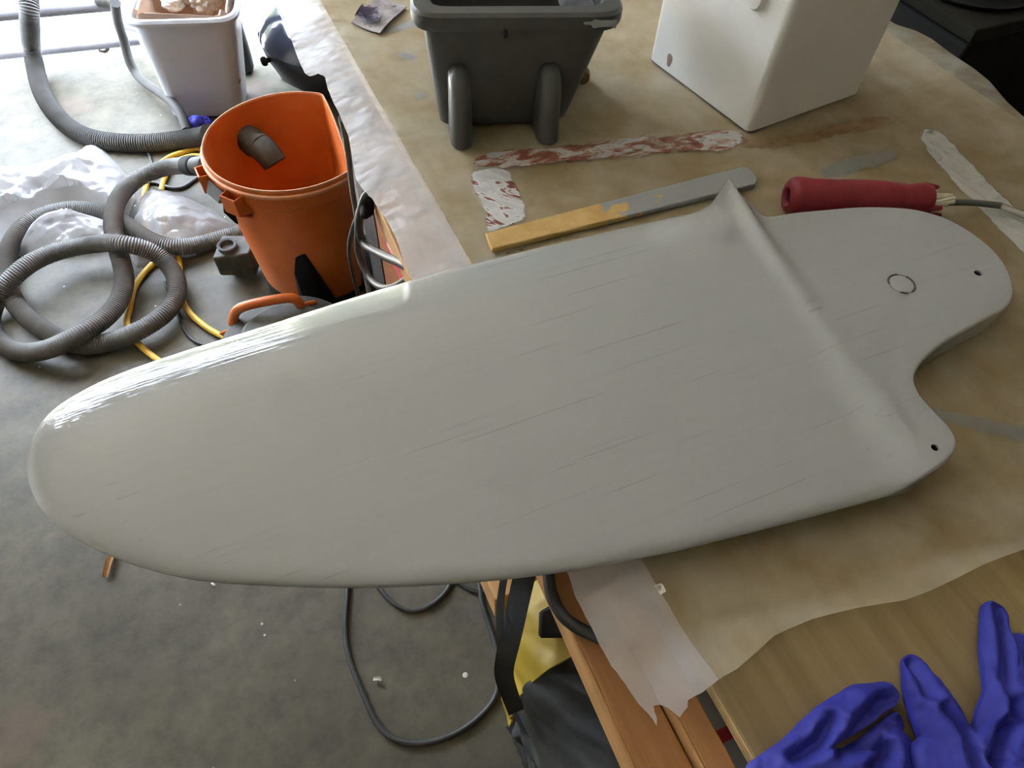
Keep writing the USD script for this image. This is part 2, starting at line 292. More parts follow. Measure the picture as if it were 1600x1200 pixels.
# ================================================================== PLASTIC SHEET ON THE BENCH
M_sheet = film('milky_sheet', (0.60, 0.555, 0.42), 0.30, 0.76, fscale=9.0, rough=0.36, col2=(0.40, 0.31, 0.17), trans=0.30, bump=.35)
M_drape = film('sheet_overhang', (0.64, 0.625, 0.61), 0.60, 0.90, fscale=6.0, rough=0.34, col2=(0.58, 0.56, 0.55), trans=0.40, bump=.6)
def sheet_z0(x, y):
    over = np.clip((BX0 - .004 - x) / .12, 0, 1.3)
    return B + .0012 - (0.020 * over + .016 * over * over)
def sheet_at(px, py):
    z = B
    for _ in range(12):
        p = at(px, py, z); z = float(sheet_z0(p[0], p[1]))
    return p[:2]
left_edge = [(392, -60), (425, 0), (440, 30), (455, 62), (468, 98), (478, 120), (486, 123), (496, 118), (508, 121), (512, 139), (520, 160), (529, 176), (538, 198), (545, 215), (549, 238), (552, 258), (556, 281), (566, 297), (582, 312), (594, 330), (605, 347), (614, 364), (621, 380), (632, 415), (650, 448), (690, 520), (760, 660), (830, 790), (890, 905), (897, 930), (902, 940), (912, 960), (925, 985), (940, 1015), (955, 1042), (975, 1068), (990, 1090), (1000, 1102), (1010, 1112), (1018, 1118), (1026, 1135), (1028, 1126), (1024, 1112), (1018, 1104), (1026, 1100), (1038, 1104), (1050, 1112), (1063, 1124), (1066, 1112), (1072, 1110), (1068, 1100), (1075, 1094), (1090, 1088), (1102, 1079)]
front_edge = [(1112, 1071), (1124, 1063), (1141, 1054), (1169, 1030), (1198, 1003), (1220, 992), (1260, 975), (1290, 967), (1330, 958), (1400, 947), (1440, 932), (1480, 913), (1520, 893), (1560, 878), (1600, 863), (1700, 822)]
sheet_xy = [sheet_at(*p) for p in left_edge + front_edge]
far = [(BX1 + .012, .1), (BX1 + .008, .3), *[tuple(at(*p, B)[:2]) for p in [(1600, 186), (1572, 160), (1545, 128), (1520, 108), (1490, 88), (1455, 62), (1430, 49), (1400, 40)]], (BX1 + .006, 1.0), (BX1 - .01, 1.6)]
sheet_xy += far
SP = Polygon(sheet_xy).buffer(0); SP = max(getattr(SP, 'geoms', [SP]), key=lambda g: g.area)
FL = LineString([sheet_at(*p) for p in front_edge])
def sheet_z(x, y, lift=True):
    pt = np.stack([x, y], -1); z = sheet_z0(x, y)
    z = z + 0.0009 * meshkit.fbm(np.stack([x * 14, y * 14, 0 * x], -1), 3, 5)
    near = np.clip((BX0 + .035 - x) / .05, 0, 1); z = z + sstep(near) * (0.012 * (crumple(x, y, 3, 11.0) - .28) + .010 * (crumple(x, y, 8, 46.0, 7) - .3)); z = z + .0012 * (crumple(x, y, 19, 9.0, 4) > .52) * 0
    if lift:
        d = shapely.distance(shapely.points(x, y), FL); u = np.clip(1 - d / .05, 0, 1)
        amp = .010 + .009 * meshkit.noise(np.stack([x * 12, y * 12, 0 * x], -1), 3); z = z + amp * u ** 1.6
    return z
P, T, idx = fill(SP, 0.0055, (0.003,), snap=BX0)
Z = sheet_z(P[:, 0], P[:, 1])
sheet = thing('plastic_sheet', 'milky plastic drop sheet spread over the workbench and hanging off its left edge', 'plastic sheet', (.6, .6, B))
xc = P[T][:, :, 0].mean(1); V = np.c_[P, Z]
def sub(mask):
    f = T[mask]; u, inv = np.unique(f, return_inverse=True); return V[u], inv.reshape(f.shape)
part(sheet, 'sheet_top', sub(xc >= BX0 - .001), M_sheet, smooth=50)
part(sheet, 'overhang', sub(xc < BX0 - .001), M_drape, smooth=28, label='crinkled white overhanging edge of the sheet')

def patch(px, name, mat, jag=0.004, label=None, dz=0.0006, parent=None, zfun=None, seed=1, s=0.004, zref=B, soft=.008):
    ring = spline(np.array([[*at(*p, zref)[:2], 0] for p in px]), .004, closed=True)[0][:, :2]
    nrm = np.roll(ring, -1, 0) - np.roll(ring, 1, 0); nrm = np.c_[-nrm[:, 1], nrm[:, 0]] / (np.linalg.norm(nrm, axis=1, keepdims=True) + 1e-9)
    ring = ring + nrm * ((meshkit.fbm(np.c_[ring * 90, np.full(len(ring), seed * 3.3)], 3, seed) - .5) * 2 * jag)[:, None]
    g = Polygon(ring).buffer(0); g = max(getattr(g, 'geoms', [g]), key=lambda q: q.area); Pp, Tp, _ = fill(g, s)
    z = (zfun or (lambda x, y: sheet_z(x, y, False)))(Pp[:, 0], Pp[:, 1]) + dz
    nd = part(parent or sheet, name, (np.c_[Pp, z], Tp), mat, True, label); fd = np.clip(shapely.distance(shapely.points(Pp[:, 0], Pp[:, 1]), g.exterior) / soft, 0, 1)
    UsdGeom.PrimvarsAPI(nd.prim).CreatePrimvar('fade', Sdf.ValueTypeNames.FloatArray, 'vertex').Set([float(q) for q in fd]); return nd
RED, WHT, GRY = (0.16, 0.035, 0.014), (0.50, 0.50, 0.48), (0.30, 0.30, 0.31)
M_sm1 = smear('smear_white_on_red', [(0.40, RED), (0.435, RED), (0.46, WHT), (0.6, (0.36, 0.355, 0.35)), (0.7, WHT)], 0.18, 0.3, scale=40, ascale=22, stretch=(0.4, 1.0, 1), rot=2.25)
M_sm2 = smear('smear_brown_white', [(0.36, RED), (0.45, (0.19, 0.065, 0.032)), (0.51, (0.33, 0.25, 0.20)), (0.56, (0.42, 0.41, 0.40)), (0.66, GRY)], 0.30, 0.44, scale=52, ascale=30, stretch=(0.45, 1, 1), rot=-0.1)
M_sm3 = smear('smear_faint_brown', [(0.35, (0.16, 0.05, 0.018)), (0.5, (0.28, 0.13, 0.05)), (0.62, (0.36, 0.24, 0.14)), (0.68, (0.42, 0.36, 0.32))], 0.42, 0.62, scale=20, ascale=22, stretch=(0.5, 1, 1), rot=-0.1, amax=0.75)
M_sm4 = smear('smear_white', [(0.36, (0.20, 0.2, 0.2)), (0.42, (0.38, 0.39, 0.37)), (0.6, (0.50, 0.51, 0.48))], 0.22, 0.34, scale=26, ascale=26, stretch=(1, 0.6, 1))
M_sm5 = smear('smear_grey', [(0.35, (0.24, 0.26, 0.26)), (0.65, (0.30, 0.32, 0.32))], 0.15, 0.6, scale=20, ascale=20, amax=0.75)
M_sm6 = smear('smear_dark', [(0.4, (0.07, 0.025, 0.015)), (0.62, (0.12, 0.05, 0.03))], 0.36, 0.5, scale=20, ascale=30)
patch([(738, 268), (733, 282), (734, 295), (746, 318), (756, 345), (764, 366), (790, 360), (824, 346), (824, 325), (816, 300), (803, 276), (796, 266), (766, 262)], 'paint_smear', M_sm1, .005, 'streaky white filler over red primer, short leg of the L-shaped smear')
patch([(739, 264), (742, 250), (756, 241), (800, 234), (880, 227), (950, 218), (1010, 212), (1070, 207), (1150, 203), (1165, 212), (1150, 238), (1080, 242), (1010, 250), (950, 255), (880, 259), (840, 264), (800, 268), (766, 266)], 'paint_smear', M_sm2, .007, 'brown and white smear, long leg of the L-shaped smear', dz=.0009, seed=2)
patch([(1150, 206), (1200, 210), (1280, 198), (1330, 184), (1380, 180), (1410, 190), (1390, 206), (1330, 214), (1280, 226), (1230, 236), (1180, 238), (1150, 236)], 'paint_smear', M_sm3, .007, 'faint brown end of the smear beside the white box', seed=3)
patch([(1433, 208), (1444, 200), (1468, 204), (1488, 222), (1520, 258), (1560, 300), (1605, 342), (1640, 390), (1620, 420), (1592, 395), (1560, 365), (1540, 342), (1510, 312), (1480, 282), (1458, 256), (1440, 232)], 'paint_smear', M_sm4, .006, 'long whitish smear at the right edge', seed=4)
patch([(1275, 268), (1300, 254), (1340, 242), (1385, 234), (1402, 240), (1398, 254), (1360, 268), (1320, 280), (1285, 282)], 'paint_smear', M_sm5, .004, 'grey smear behind the red grip', seed=5)
patch([(1430, 634), (1470, 636), (1520, 646), (1580, 660), (1640, 680), (1650, 700), (1590, 696), (1550, 690), (1500, 672), (1450, 652)], 'paint_smear', M_sm5, .006, 'blurred grey smear beside the notch of the blade', seed=6)
patch([(616, 84), (630, 80), (650, 84), (656, 92), (645, 98), (625, 94)], 'paint_smear', M_sm5, .003, 'small grey smear left of the black tub', seed=7)
patch([(645, 152), (655, 144), (668, 148), (664, 156), (650, 160)], 'paint_smear', M_sm5, .002, 'tiny grey smear beside the black tub', seed=8)
patch([(585, 48), (620, 38), (660, 28), (668, 40), (640, 48), (600, 56)], 'paint_smear', M_sm5, .003, 'grey smear below the folded sandpaper', seed=9)
patch([(782, 396), (800, 388), (830, 384), (836, 393), (800, 404), (780, 406)], 'paint_smear', M_sm6, .004, 'dark red smear below the paint stick', seed=10)
patch([(740, 410), (765, 402), (800, 396), (830, 398), (800, 412), (742, 424)], 'paint_smear', M_sm5, .004, 'grey drip strip along the blade edge', seed=11)
patch([(880, 380), (930, 362), (990, 348), (1060, 332), (1100, 322), (1085, 338), (1010, 350), (940, 368)], 'paint_smear', M_sm3, .004, 'brownish drip strip along the blade edge', seed=12)
single('paper_scrap', (lambda q: slab(*fill(Polygon(q), .003), np.full(len(fill(Polygon(q), .003)[0]), B + .0036), np.full(len(fill(Polygon(q), .003)[0]), B + .0030)))(at_xy([(1021, 917), (1033, 913), (1040, 926), (1030, 932)], B)), pm('paper_white', (0.66, 0.66, 0.6), rough=.7), 'small white paper scrap on the plastic sheet beside the lower blade edge', 'paper scrap')

# ================================================================== GREY BLADE
ZB = B + .026
out_px = [(1130, 309), (1122, 311), (1112, 318), (1100, 326), (1085, 333), (1060, 339), (1000, 352), (900, 375), (800, 399), (740, 414), (690, 426), (600, 452), (500, 483), (400, 515), (300, 546), (200, 580), (150, 601), (110, 623), (80, 645), (60, 670), (48, 695), (43, 720), (44, 745), (52, 772), (66, 797), (90, 822), (120, 843), (160, 863), (210, 883), (260, 897), (300, 905), (350, 911), (400, 914), (470, 917), (550, 918), (640, 916), (720, 911), (800, 904), (870, 895), (960, 880), (1050, 862), (1150, 838), (1250, 812), (1330, 791), (1390, 774), (1420, 763), (1445, 749), (1465, 734), (1477, 719), (1479, 705), (1470, 685), (1455, 668), (1440, 652), (1425, 634), (1417, 618), (1415, 606), (1420, 592), (1432, 577), (1455, 557), (1480, 541), (1510, 524), (1535, 510), (1555, 499), (1565, 488), (1569, 475), (1566, 455), (1556, 430), (1540, 410), (1520, 392), (1490, 371), (1460, 356), (1420, 345), (1380, 341), (1330, 341), (1280, 345), (1230, 350), (1200, 355), (1186, 354), (1172, 341), (1158, 326), (1145, 314), (1138, 310)]
e0 = at(300, 546, ZB)[:2]; e1 = at(1060, 339, ZB)[:2] - e0; ANG = math.atan2(e1[1], e1[0]); ca, sa = math.cos(ANG), math.sin(ANG)
BC = at(800, 600, ZB)[:2]
def loc(p): q = np.asarray(p)[..., :2] - BC; return np.stack([q[..., 0] * ca + q[..., 1] * sa, -q[..., 0] * sa + q[..., 1] * ca], -1)
oring = spline(np.array([[*at(*p, ZB)[:2], 0] for p in out_px]), .0015, closed=True)[0][:, :2]
OR = Polygon(loc(oring)).buffer(0)
def hole(px, r, n=20):
    c = loc(at(*px, ZB + .012)); a = np.arange(n) * 2 * np.pi / n; return Polygon(np.c_[c[0] + r * np.cos(a), c[1] + r * np.sin(a)])
h1, h2 = hole((1523, 433), .0045), hole((1455, 705), .0036)
plug_c = loc(at(1405, 449, ZB + .013)); PR = .0135
OR = OR.difference(h1).difference(h2).difference(Point(plug_c).buffer(PR + .0011, 24))
P, T, idx = fill(OR, 0.0055, (0.0006, .0016, .003, .0055, .009, .0135))
ext = LineString(np.vstack([idxp := np.asarray(OR.exterior.coords)]))
d = shapely.distance(shapely.points(P[:, 0], P[:, 1]), ext)
ra, rb = loc(at(1131, 311, ZB + .01)), loc(at(1445, 752, ZB + .01)); rdir = (rb - ra) / np.linalg.norm(rb - ra); rn = np.array([-rdir[1], rdir[0]])
if rn[0] < 0: rn = -rn                                     # towards the head
s = (P - ra) @ rn; tt = np.clip((P - ra) @ rdir / np.linalg.norm(rb - ra), 0, 1)    # signed distance from the ridge, 0..1 along it from the leading edge
ytop, ybot = P[:, 1].max(), P[:, 1].min()
# chord fraction: 0 at the leading (upper) edge, 1 at the trailing edge, by x station
bx = np.asarray(OR.exterior.coords); xs = np.linspace(P[:, 0].min() + .002, P[:, 0].max() - .002, 160); lo_, hi_ = [], []
for x in xs:
    g = OR.intersection(LineString([(x, -2), (x, 2)])); lo_.append(g.bounds[1]); hi_.append(g.bounds[3])
cf = np.clip((np.interp(P[:, 0], xs, hi_) - P[:, 1]) / (np.interp(P[:, 0], xs, hi_) - np.interp(P[:, 0], xs, lo_) + 1e-6), 0, 1)
xt_ = sstep((P[:, 0] - P[:, 0].min()) / .26); foilH = np.interp(cf * xt_ + .38 * (1 - xt_), [0, .12, .3, .6, 1], [.0215, .0220, .0205, .0135, .0050])
tip = np.clip((P[:, 0] - P[:, 0].min()) / .25, 0, 1); foilH = foilH * (0.8 + .2 * sstep(tip))
rr = np.interp(cf, [0, .8, 1], [.03, .022, .012]); u = np.clip(d / rr, 0, 1); f_te = np.sqrt(np.clip(1 - (1 - u) ** 2, 0, 1))
sd = np.array([0, 6, 12, 18, 30, 45, 62, 80, 95]) / 1000; sl = np.array([1.4, .7, .45, .345, .272, .185, .09, .02, 0]); cum = np.r_[0, np.cumsum((sl[1:] + sl[:-1]) / 2 * np.diff(sd))]
dq = np.linspace(0, .095, 200); sq = np.interp(dq, sd, sl); cq = np.r_[0, np.cumsum((sq[1:] + sq[:-1]) / 2 * np.diff(dq))]; f_le = np.interp(d, dq, cq / cq[-1])
bl_ = sstep((cf - .3) / .3) * sstep((P[:, 0] - P[:, 0].min() - .02) / .3); foil = foilH * (f_le * (1 - bl_) + f_te * bl_) + .0012
ue = np.clip(d / .004, 0, 1); head = .0155 + .0030 * np.sqrt(np.clip(1 - (1 - ue) ** 2, 0, 1)); head = np.where(cf > .97, head, head)
w = .006 + .021 * tt; k = sstep((s + w * (1 + .5 * tt)) / (2 * w))
hi_z = foil * (1 - k) + head * k
peak = (.015 * (1 - tt) ** 2.6 + .0012 * (1 - tt)) * np.exp(-((s - .002) / (.010 + .006 * tt)) ** 2) * np.sqrt(np.clip(ue, .25, 1))
topz = ZB + hi_z + peak
botz = ZB - (foil * (1 - k) + head * k)
W = np.stack([P[:, 0] * ca - P[:, 1] * sa, P[:, 0] * sa + P[:, 1] * ca], -1) + BC
bm = slab(W, T, idx, topz, botz)
n = {'g': ('geometry', {}), 'vr': ('vector_rotate', {'rotate_type': 'z_axis', 'angle': -ANG}), 'mp': ('mapping', {'scale': (3.2, 210, 210)}), 'mq': ('mapping', {'scale': (4.5, 330, 330)}),
     'n1': ('noise_texture', {'scale': 1.0, 'detail': 3, 'roughness': 0.6}), 'r1': ('rgb_ramp', {'ramp': [(0.30, (0.248, 0.251, 0.246)), (0.35, (0.294, 0.298, 0.292)), (0.7, (0.303, 0.307, 0.301))]}),
     'n2': ('noise_texture', {'scale': 1.0, 'detail': 2}), 'b': ('bump', {'strength': 0.30, 'distance': 0.0014}),
     'n3': ('noise_texture', {'scale': 5, 'detail': 3}), 'mr': ('map_range', {'from_min': 0.3, 'from_max': 0.7, 'to_min': 0.34, 'to_max': 0.44}),
     'p': ('principled_bsdf', {'specular_ior_level': 0.06, 'coat_weight': 1.0, 'coat_roughness': 0.035, 'coat_ior': 1.55})}
M_blade = usdkit.material(stage, L('grey_primer'), n, [('g.position', 'vr.vector'), ('vr.vector', 'mp.vector'), ('vr.vector', 'mq.vector'), ('mp.vector', 'n1.vector'), ('n1.fac', 'r1.fac'), ('r1.color', 'p.base_color'),
    ('mq.vector', 'n2.vector'), ('n2.fac', 'b.height'), ('b.normal', 'p.coat_normal'), ('g.position', 'n3.vector'), ('n3.fac', 'mr.value'), ('mr.result', 'p.roughness')], surface='p.BSDF')
M_crack = pm('dark_gap', (0.03, 0.03, 0.025), (0.1, 0.1, 0.09), scale=60, rough=0.8)
bl = thing('boat_rudder_blade', 'long grey-primed boat rudder blade with rounded tip, lying across the bench and overhanging its edge', 'rudder blade', (*BC, B))
part(bl, 'blade', bm, M_blade, smooth=45)
pc = np.array([plug_c[0] * ca - plug_c[1] * sa, plug_c[0] * sa + plug_c[1] * ca]) + BC
plug = part(bl, 'round_plug', lathe([(PR - .0015, ZB - .012), (PR, ZB - .011), (PR, ZB + .0182), (PR - .001, ZB + .0190), (PR - .004, ZB + .0193), (0, ZB + .0193)], (*pc, 0), sides=32), M_blade, label='round filler plug set in the head of the blade')
M_hole = pm('drilled_hole', (0.012, 0.012, 0.011), rough=.9)
for hx, hr in (((1523, 433), .0045), ((1455, 705), .0036)):
    hc_ = at(*hx, ZB + .012); part(bl, 'hole_lining', lathe([(hr * .4, ZB - .0185), (hr + .0003, ZB - .018), (hr + .0003, ZB + .0165), (hr - .0003, ZB + .0165), (hr - .0004, ZB - .0165), (0, ZB - .0165)], (*hc_[:2], 0), sides=20), M_hole, label='dark drilled hole')
# broken dark filler line round the plug
segs = []
for a0, a1 in ((1.2, 2.7), (3.9, 4.4), (4.9, 6.6), (0.05, .5)):
    a = np.linspace(a0, a1, 14); segs.append(tube(np.c_[pc[0] + (PR + .0006) * np.cos(a), pc[1] + (PR + .0006) * np.sin(a), np.full(14, ZB + .0184)], .0013, 6))
part(plug, 'chipped_seam', cat(*segs), M_crack, label='dark chipped seam round the plug')

# ================================================================== PAINT STICK, ROLLER, SANDPAPER
n = {'g': ('geometry', {}), 'vr': ('vector_rotate', {'rotate_type': 'z_axis', 'angle': 0.0}), 'sx': ('separate_xyz', {}), 'n1': ('noise_texture', {'scale': 28, 'detail': 3}),
     'a': ('math', {'math_type': 'multiply_add', 'value2': 0.35}), 'ad': ('math', {'math_type': 'add'}), 'mr': ('map_range', {'from_min': 0.60, 'from_max': 0.615, 'clamp': True}),
     'n2': ('noise_texture', {'scale': 40, 'detail': 4}), 'r2': ('rgb_ramp', {'ramp': [(0.35, (0.44, 0.28, 0.085)), (0.68, (0.54, 0.37, 0.14))]}), 'm': ('mix_color', {'b': (0.26, 0.27, 0.275)}), 'p': ('principled_bsdf', {'roughness': 0.6})}
n['a'][1]['value3'] = 0.0
M_stick = usdkit.material(stage, L('half_painted_wood'), n, [('g.position', 'sx.vector'), ('g.position', 'n1.vector'), ('n1.fac', 'a.value1'), ('sx.x', 'ad.value1'), ('a.value', 'ad.value2'), ('ad.value', 'mr.value'), ('mr.result', 'm.fac'), ('g.position', 'n2.vector'), ('n2.fac', 'r2.fac'), ('r2.color', 'm.a'), ('m.result', 'p.base_color')], surface='p.BSDF')
q = at_xy([(767, 390), (1184, 287), (1182, 277), (1172, 263), (1160, 260), (758, 364)], B + .01)
g = Polygon(q).buffer(-.0015).buffer(.0015); Pp, Tp, ip = fill(g, .01, (.0012,)); dd = shapely.distance(shapely.points(Pp[:, 0], Pp[:, 1]), g.exterior)
zz = B + .0095 + .0012 * np.clip(dd / .0012, 0, 1)
st = thing('paint_stick', 'flat wooden paint stick, bare yellow at its left end and grey-painted at its right', 'paint stick', (*q.mean(0), B))
part(st, 'stick', slab(Pp, Tp, ip, zz, np.full(len(Pp), B + .0042)), M_stick, smooth=30)

M_red = pm('red_foam', (0.155, 0.006, 0.012), (0.20, 0.010, 0.018), scale=30, rough=0.55, bump=0.35, bscale=45, bdist=.003)
M_redhole = pm('red_foam_inside', (0.05, 0.004, 0.006), rough=0.8)
M_chrome = pm('bright_rod', (0.62, 0.62, 0.58), rough=0.25, metallic=1.0)
M_rodgrey = pm('painted_rod', (0.10, 0.10, 0.09), rough=0.5)
M_threads = pm('frayed_tape', (0.62, 0.58, 0.42), (0.75, 0.72, 0.58), scale=80, rough=0.7)
ga, gb = at(1229, 309, B + .024), at(1447, 316, B + .022); gd = gb - ga; GL = np.linalg.norm(gd[:2]); ax = np.array([*gd[:2] / GL, 0])
ga[2] = B + .0262
ro = thing('roller_handle', 'red foam-gripped handle with a bent wire rod, lying behind the blade head', 'tool handle', (*ga[:2], B))
prof = [(.0085, .020), (.0085, .003), (.012, -.001), (.0185, 0), (.0232, .004), (.0242, .012), (.0226, .03), (.0218, .06), (.0222, .09), (.0218, .12), (.0196, .15), (.0188, GL - .03), (.0205, GL - .015), (.0202, GL - .002), (.016, GL + .001), (.008, GL - .001)]
gv, gf = lathe(prof, ga, ax, 44)
tpar = (gv - ga) @ ax; gv = gv + (meshkit.fbm(gv * 60, 3, 4) - .5)[:, None] * .0022
gv[:, 2] = np.maximum(gv[:, 2], B + .0022)
part(ro, 'grip', (gv, gf), M_red, smooth=40)
part(ro, 'grip_lip', trimesh.util.concatenate([trimesh.Trimesh(*arr(hull([ga + ax * (GL - .004) + [0.000, 0.000, dz] + np.cross(ax, [0, 0, 1]) * dy, ga + ax * (GL + L_) + [0, 0, dz - .001] + np.cross(ax, [0, 0, 1]) * dy * .9], (.0042, .003), 8)), process=False) for dy, dz, L_ in ((.017, -.011, .016), (.018, .001, .010), (-.013, .012, .009), (-.006, .016, .006))]), M_red, label='ragged torn end of the red grip')
part(ro, 'end_hole', lathe([(.0083, .0035), (.0075, .019), (0.0, .019)], ga, ax, 24), M_redhole, label='dark hole in the grip end')
tv = []
for k in range(9):
    a = k * .7; off = np.array([0, 0, 1]) * math.sin(a) * .007 + np.cross(ax, [0, 0, 1]) * math.cos(a) * .007; off2 = np.array([0, 0, 1]) * math.sin(a + 1.1) * .006 + np.cross(ax, [0, 0, 1]) * math.cos(a + 1.1) * .006
    tv.append(tube([ga + ax * (GL - .002) + off, ga + ax * (GL + .015) + (off + off2) * .55, ga + ax * (GL + .031 - .002 * (k % 4)) + off2], .0026, 7))
part(ro, 'frayed_tape', cat(*tv), M_threads, label='cream frayed tape between grip and rod')
r1, r2, r3 = ga + ax * (GL + .02), at(1562, 321, B + .012), at(1640, 352, B + .008); r1[2] = B + .022
part(ro, 'rod', tube(spline([r1, (r1 + r2) / 2 + [0, 0, .002], r2], .004)[0], .0042, 12), M_rodgrey, label='dark painted stretch of the rod')
part(ro, 'rod', tube(spline([r2, r2 * .6 + r3 * .4, r3], .004)[0], .0040, 12), M_chrome, label='bare bright end of the rod')

M_sand = smear('purple_abrasive', [(0.40, (0.028, 0.018, 0.036)), (0.60, (0.045, 0.03, 0.055)), (0.70, (0.26, 0.25, 0.26))], 0.0, 0.05, scale=22, ascale=10, rough=0.9)
M_sandback = pm('sandpaper_back', (0.38, 0.35, 0.33), (0.2, 0.17, 0.18), scale=40, rough=0.9)
c4 = at_xy([(553, 36), (592, 50), (625, 12), (583, -4)], B + .006); sp = thing('folded_sandpaper', 'folded purple sandpaper piece lying left of the black tub', 'sandpaper', (*c4.mean(0), B))
def leaf_mesh(c, z0, curl, n=16, thick=.0012, lift=.006):
    uu, vv = np.meshgrid(np.linspace(0, 1, n), np.linspace(0, 1, n)); p = ((1 - uu) * (1 - vv))[..., None] * c[0] + (uu * (1 - vv))[..., None] * c[1] + (uu * vv)[..., None] * c[2] + ((1 - uu) * vv)[..., None] * c[3]
    z = z0 + curl * (np.abs(uu - .5) * 2) ** 2 + lift * (1 - (2 * vv - 1) ** 2) * .6 + .002 * meshkit.noise(np.stack([uu * 4, vv * 4, 0 * uu], -1), 2)
    i, j = np.meshgrid(np.arange(n - 1), np.arange(n - 1), indexing='ij'); a = (i * n + j).ravel(); q4 = np.stack([a, a + 1, a + n + 1, a + n], 1); f = np.vstack([q4[:, [0, 1, 2]], q4[:, [0, 2, 3]]])
    e = [np.arange(n), np.arange(n) * n + n - 1, np.arange(n)[::-1] + n * (n - 1), np.arange(n)[::-1] * n]; loop = np.concatenate([x[:-1] for x in e]); m = n * n
    v = np.vstack([np.c_[p.reshape(-1, 2), z.ravel()], np.c_[p.reshape(-1, 2), z.ravel() - thick]]); b = np.roll(loop, -1)
    return v, np.vstack([f, f[:, ::-1] + m, np.stack([loop, loop + m, b], 1), np.stack([b, loop + m, b + m], 1)])
part(sp, 'upper_fold', leaf_mesh(c4, B + .009, .004), M_sand, smooth=40)
part(sp, 'lower_fold', leaf_mesh(c4 + np.array([[-.004, .002], [0, -.004], [.012, 0], [.010, .004]]), B + .0042, .0015, lift=.002), M_sandback, smooth=40, label='grey paper back of the folded sheet')

# ================================================================== BLACK TUB
M_black = pm('charcoal_plastic', (0.058, 0.062, 0.057), (0.072, 0.076, 0.070), scale=30, rough=0.42, bump=0.04, bscale=300)
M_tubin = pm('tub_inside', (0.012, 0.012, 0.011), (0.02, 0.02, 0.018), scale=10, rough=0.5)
zr = B + .172
fb = at_xy([(689, 205), (884, 195)], B); fr = at_xy([(659, 44), (957, 42)], zr - .022)
def quad(a, b, depth): u = (b - a) / np.linalg.norm(b - a); w = np.array([-u[1], u[0]]); return np.array([a, b, b + w * depth, a + w * depth])
def grow(q, e):
    c = q.mean(0); u = (q[1] - q[0]) / np.linalg.norm(q[1] - q[0]); w = (q[3] - q[0]) / np.linalg.norm(q[3] - q[0]); return np.array([q[0] - u * e - w * e, q[1] + u * e - w * e, q[2] + u * e + w * e, q[3] - u * e + w * e])
qb, qr = quad(fb[0], fb[1], .15), quad(fr[0], fr[1], .24)
tub = thing('plastic_tub', 'charcoal plastic tub with two rounded front feet, standing on the sheeted bench', 'tub', (*qb.mean(0), B))
lev = np.linspace(0, 1, 9); rings = []
for t in lev: rings.append(rrect(qb * (1 - t) + qr * t, .022 + .006 * t, B + .002 + (zr - .022 - B - .002) * t))
rings[0] = rrect(grow(qb, -.006), .02, B + .0036); rings.insert(1, rrect(qb * .97 + qr * .03, .022, B + .010))
outer = rings; inner = [rrect(grow(qb * (1 - t) + qr * t, -.005), .02 + .006 * t, B + .010 + (zr - .012 - B) * t) for t in lev[::-1]]
part(tub, 'body', loft(outer + [rrect(grow(qr, -.003), .026, zr - .006)], True, False), M_black, smooth=40)
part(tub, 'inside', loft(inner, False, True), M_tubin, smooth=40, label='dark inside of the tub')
go, gi = grow(qr, .013), grow(qr, -.012)
part(tub, 'rim', loft([rrect(grow(qr, -.001), .028, zr - .020), rrect(grow(qr, .010), .032, zr - .022), rrect(go, .034, zr - .016), rrect(go, .034, zr - .004), rrect(grow(go, -.004), .032, zr), rrect(grow(gi, .004), .026, zr), rrect(gi, .024, zr - .004), rrect(gi, .024, zr - .02)], False, False), M_black, smooth=30)
ud = (qb[1] - qb[0]) / np.linalg.norm(qb[1] - qb[0]); wd = np.array([-ud[1], ud[0]])
for px in ((722, 224), (855, 217)):
    c = at(*px, B + .004)[:2]; r = .0155
    pts = [];
    for h in np.linspace(0, 1, 14):
        zc_ = B + .0042 + h * .097; rad = r * (1 - .10 * h) * min(1, math.sqrt(1 - max(0, (h - .86) / .16) ** 2 + 1e-6)); ang = np.linspace(0, np.pi, 15)
        ctr = c + wd * (.004 + .002 * h + .016 * max(0, (h - .55) / .45) ** 2); front = [ctr + ud * rad * math.cos(a) * (1 if True else 1) - wd * rad * 1.25 * math.sin(a) for a in ang][::-1]
        back = [ctr + ud * rad + wd * .055, ctr - ud * rad + wd * .055]
        ring = np.array([*front[::-1], back[1], back[0]]); pts.append(np.c_[ring, np.full(len(ring), zc_)])
    pts.insert(0, np.c_[(pts[0][:, :2] - c) * .75 + c, np.full(len(pts[0]), B + .0034)])
    part(tub, 'foot', loft(pts, True, True), M_black, smooth=50)
M_greypaint = pm('dried_grey_paint', (0.30, 0.31, 0.31), (0.38, 0.385, 0.38), scale=40, rough=0.55)
c0 = go[1] * .80 + go[0] * .20; c1_ = go[1] * .955 + go[0] * .045
sm = []
for k in range(14):
    t = k / 13; p = c0 * (1 - t) + c1_ * t - wd * .0004; hgt = .0045 + .0035 * meshkit.noise(np.array([t * 6, 1.0, 0.0]), 4) if t > .3 else .002 + .003 * t; sm.append(np.array([[*p, zr - .010 - hgt], [*p, zr - .010 + hgt * .6]]))
sv = np.vstack(sm); sf = np.vstack([[2 * k, 2 * k + 2, 2 * k + 3] for k in range(13)] + [[2 * k, 2 * k + 3, 2 * k + 1] for k in range(13)])
part(tub, 'paint_smear', (sv - np.array([*wd * .0006, 0]), sf), M_greypaint, smooth=False, label='pale grey paint smear on the rim')
part(tub, 'rim_notch', box(*np.sort([at(789, 35, zr - .012)[0] - .003, at(789, 35, zr - .012)[0] + .003]), *np.sort([at(789, 35, zr - .012)[1] - .0045, at(789, 35, zr - .012)[1] + .004]), zr - .03, zr - .012, .001), M_tubin, label='dark notch below the rim')
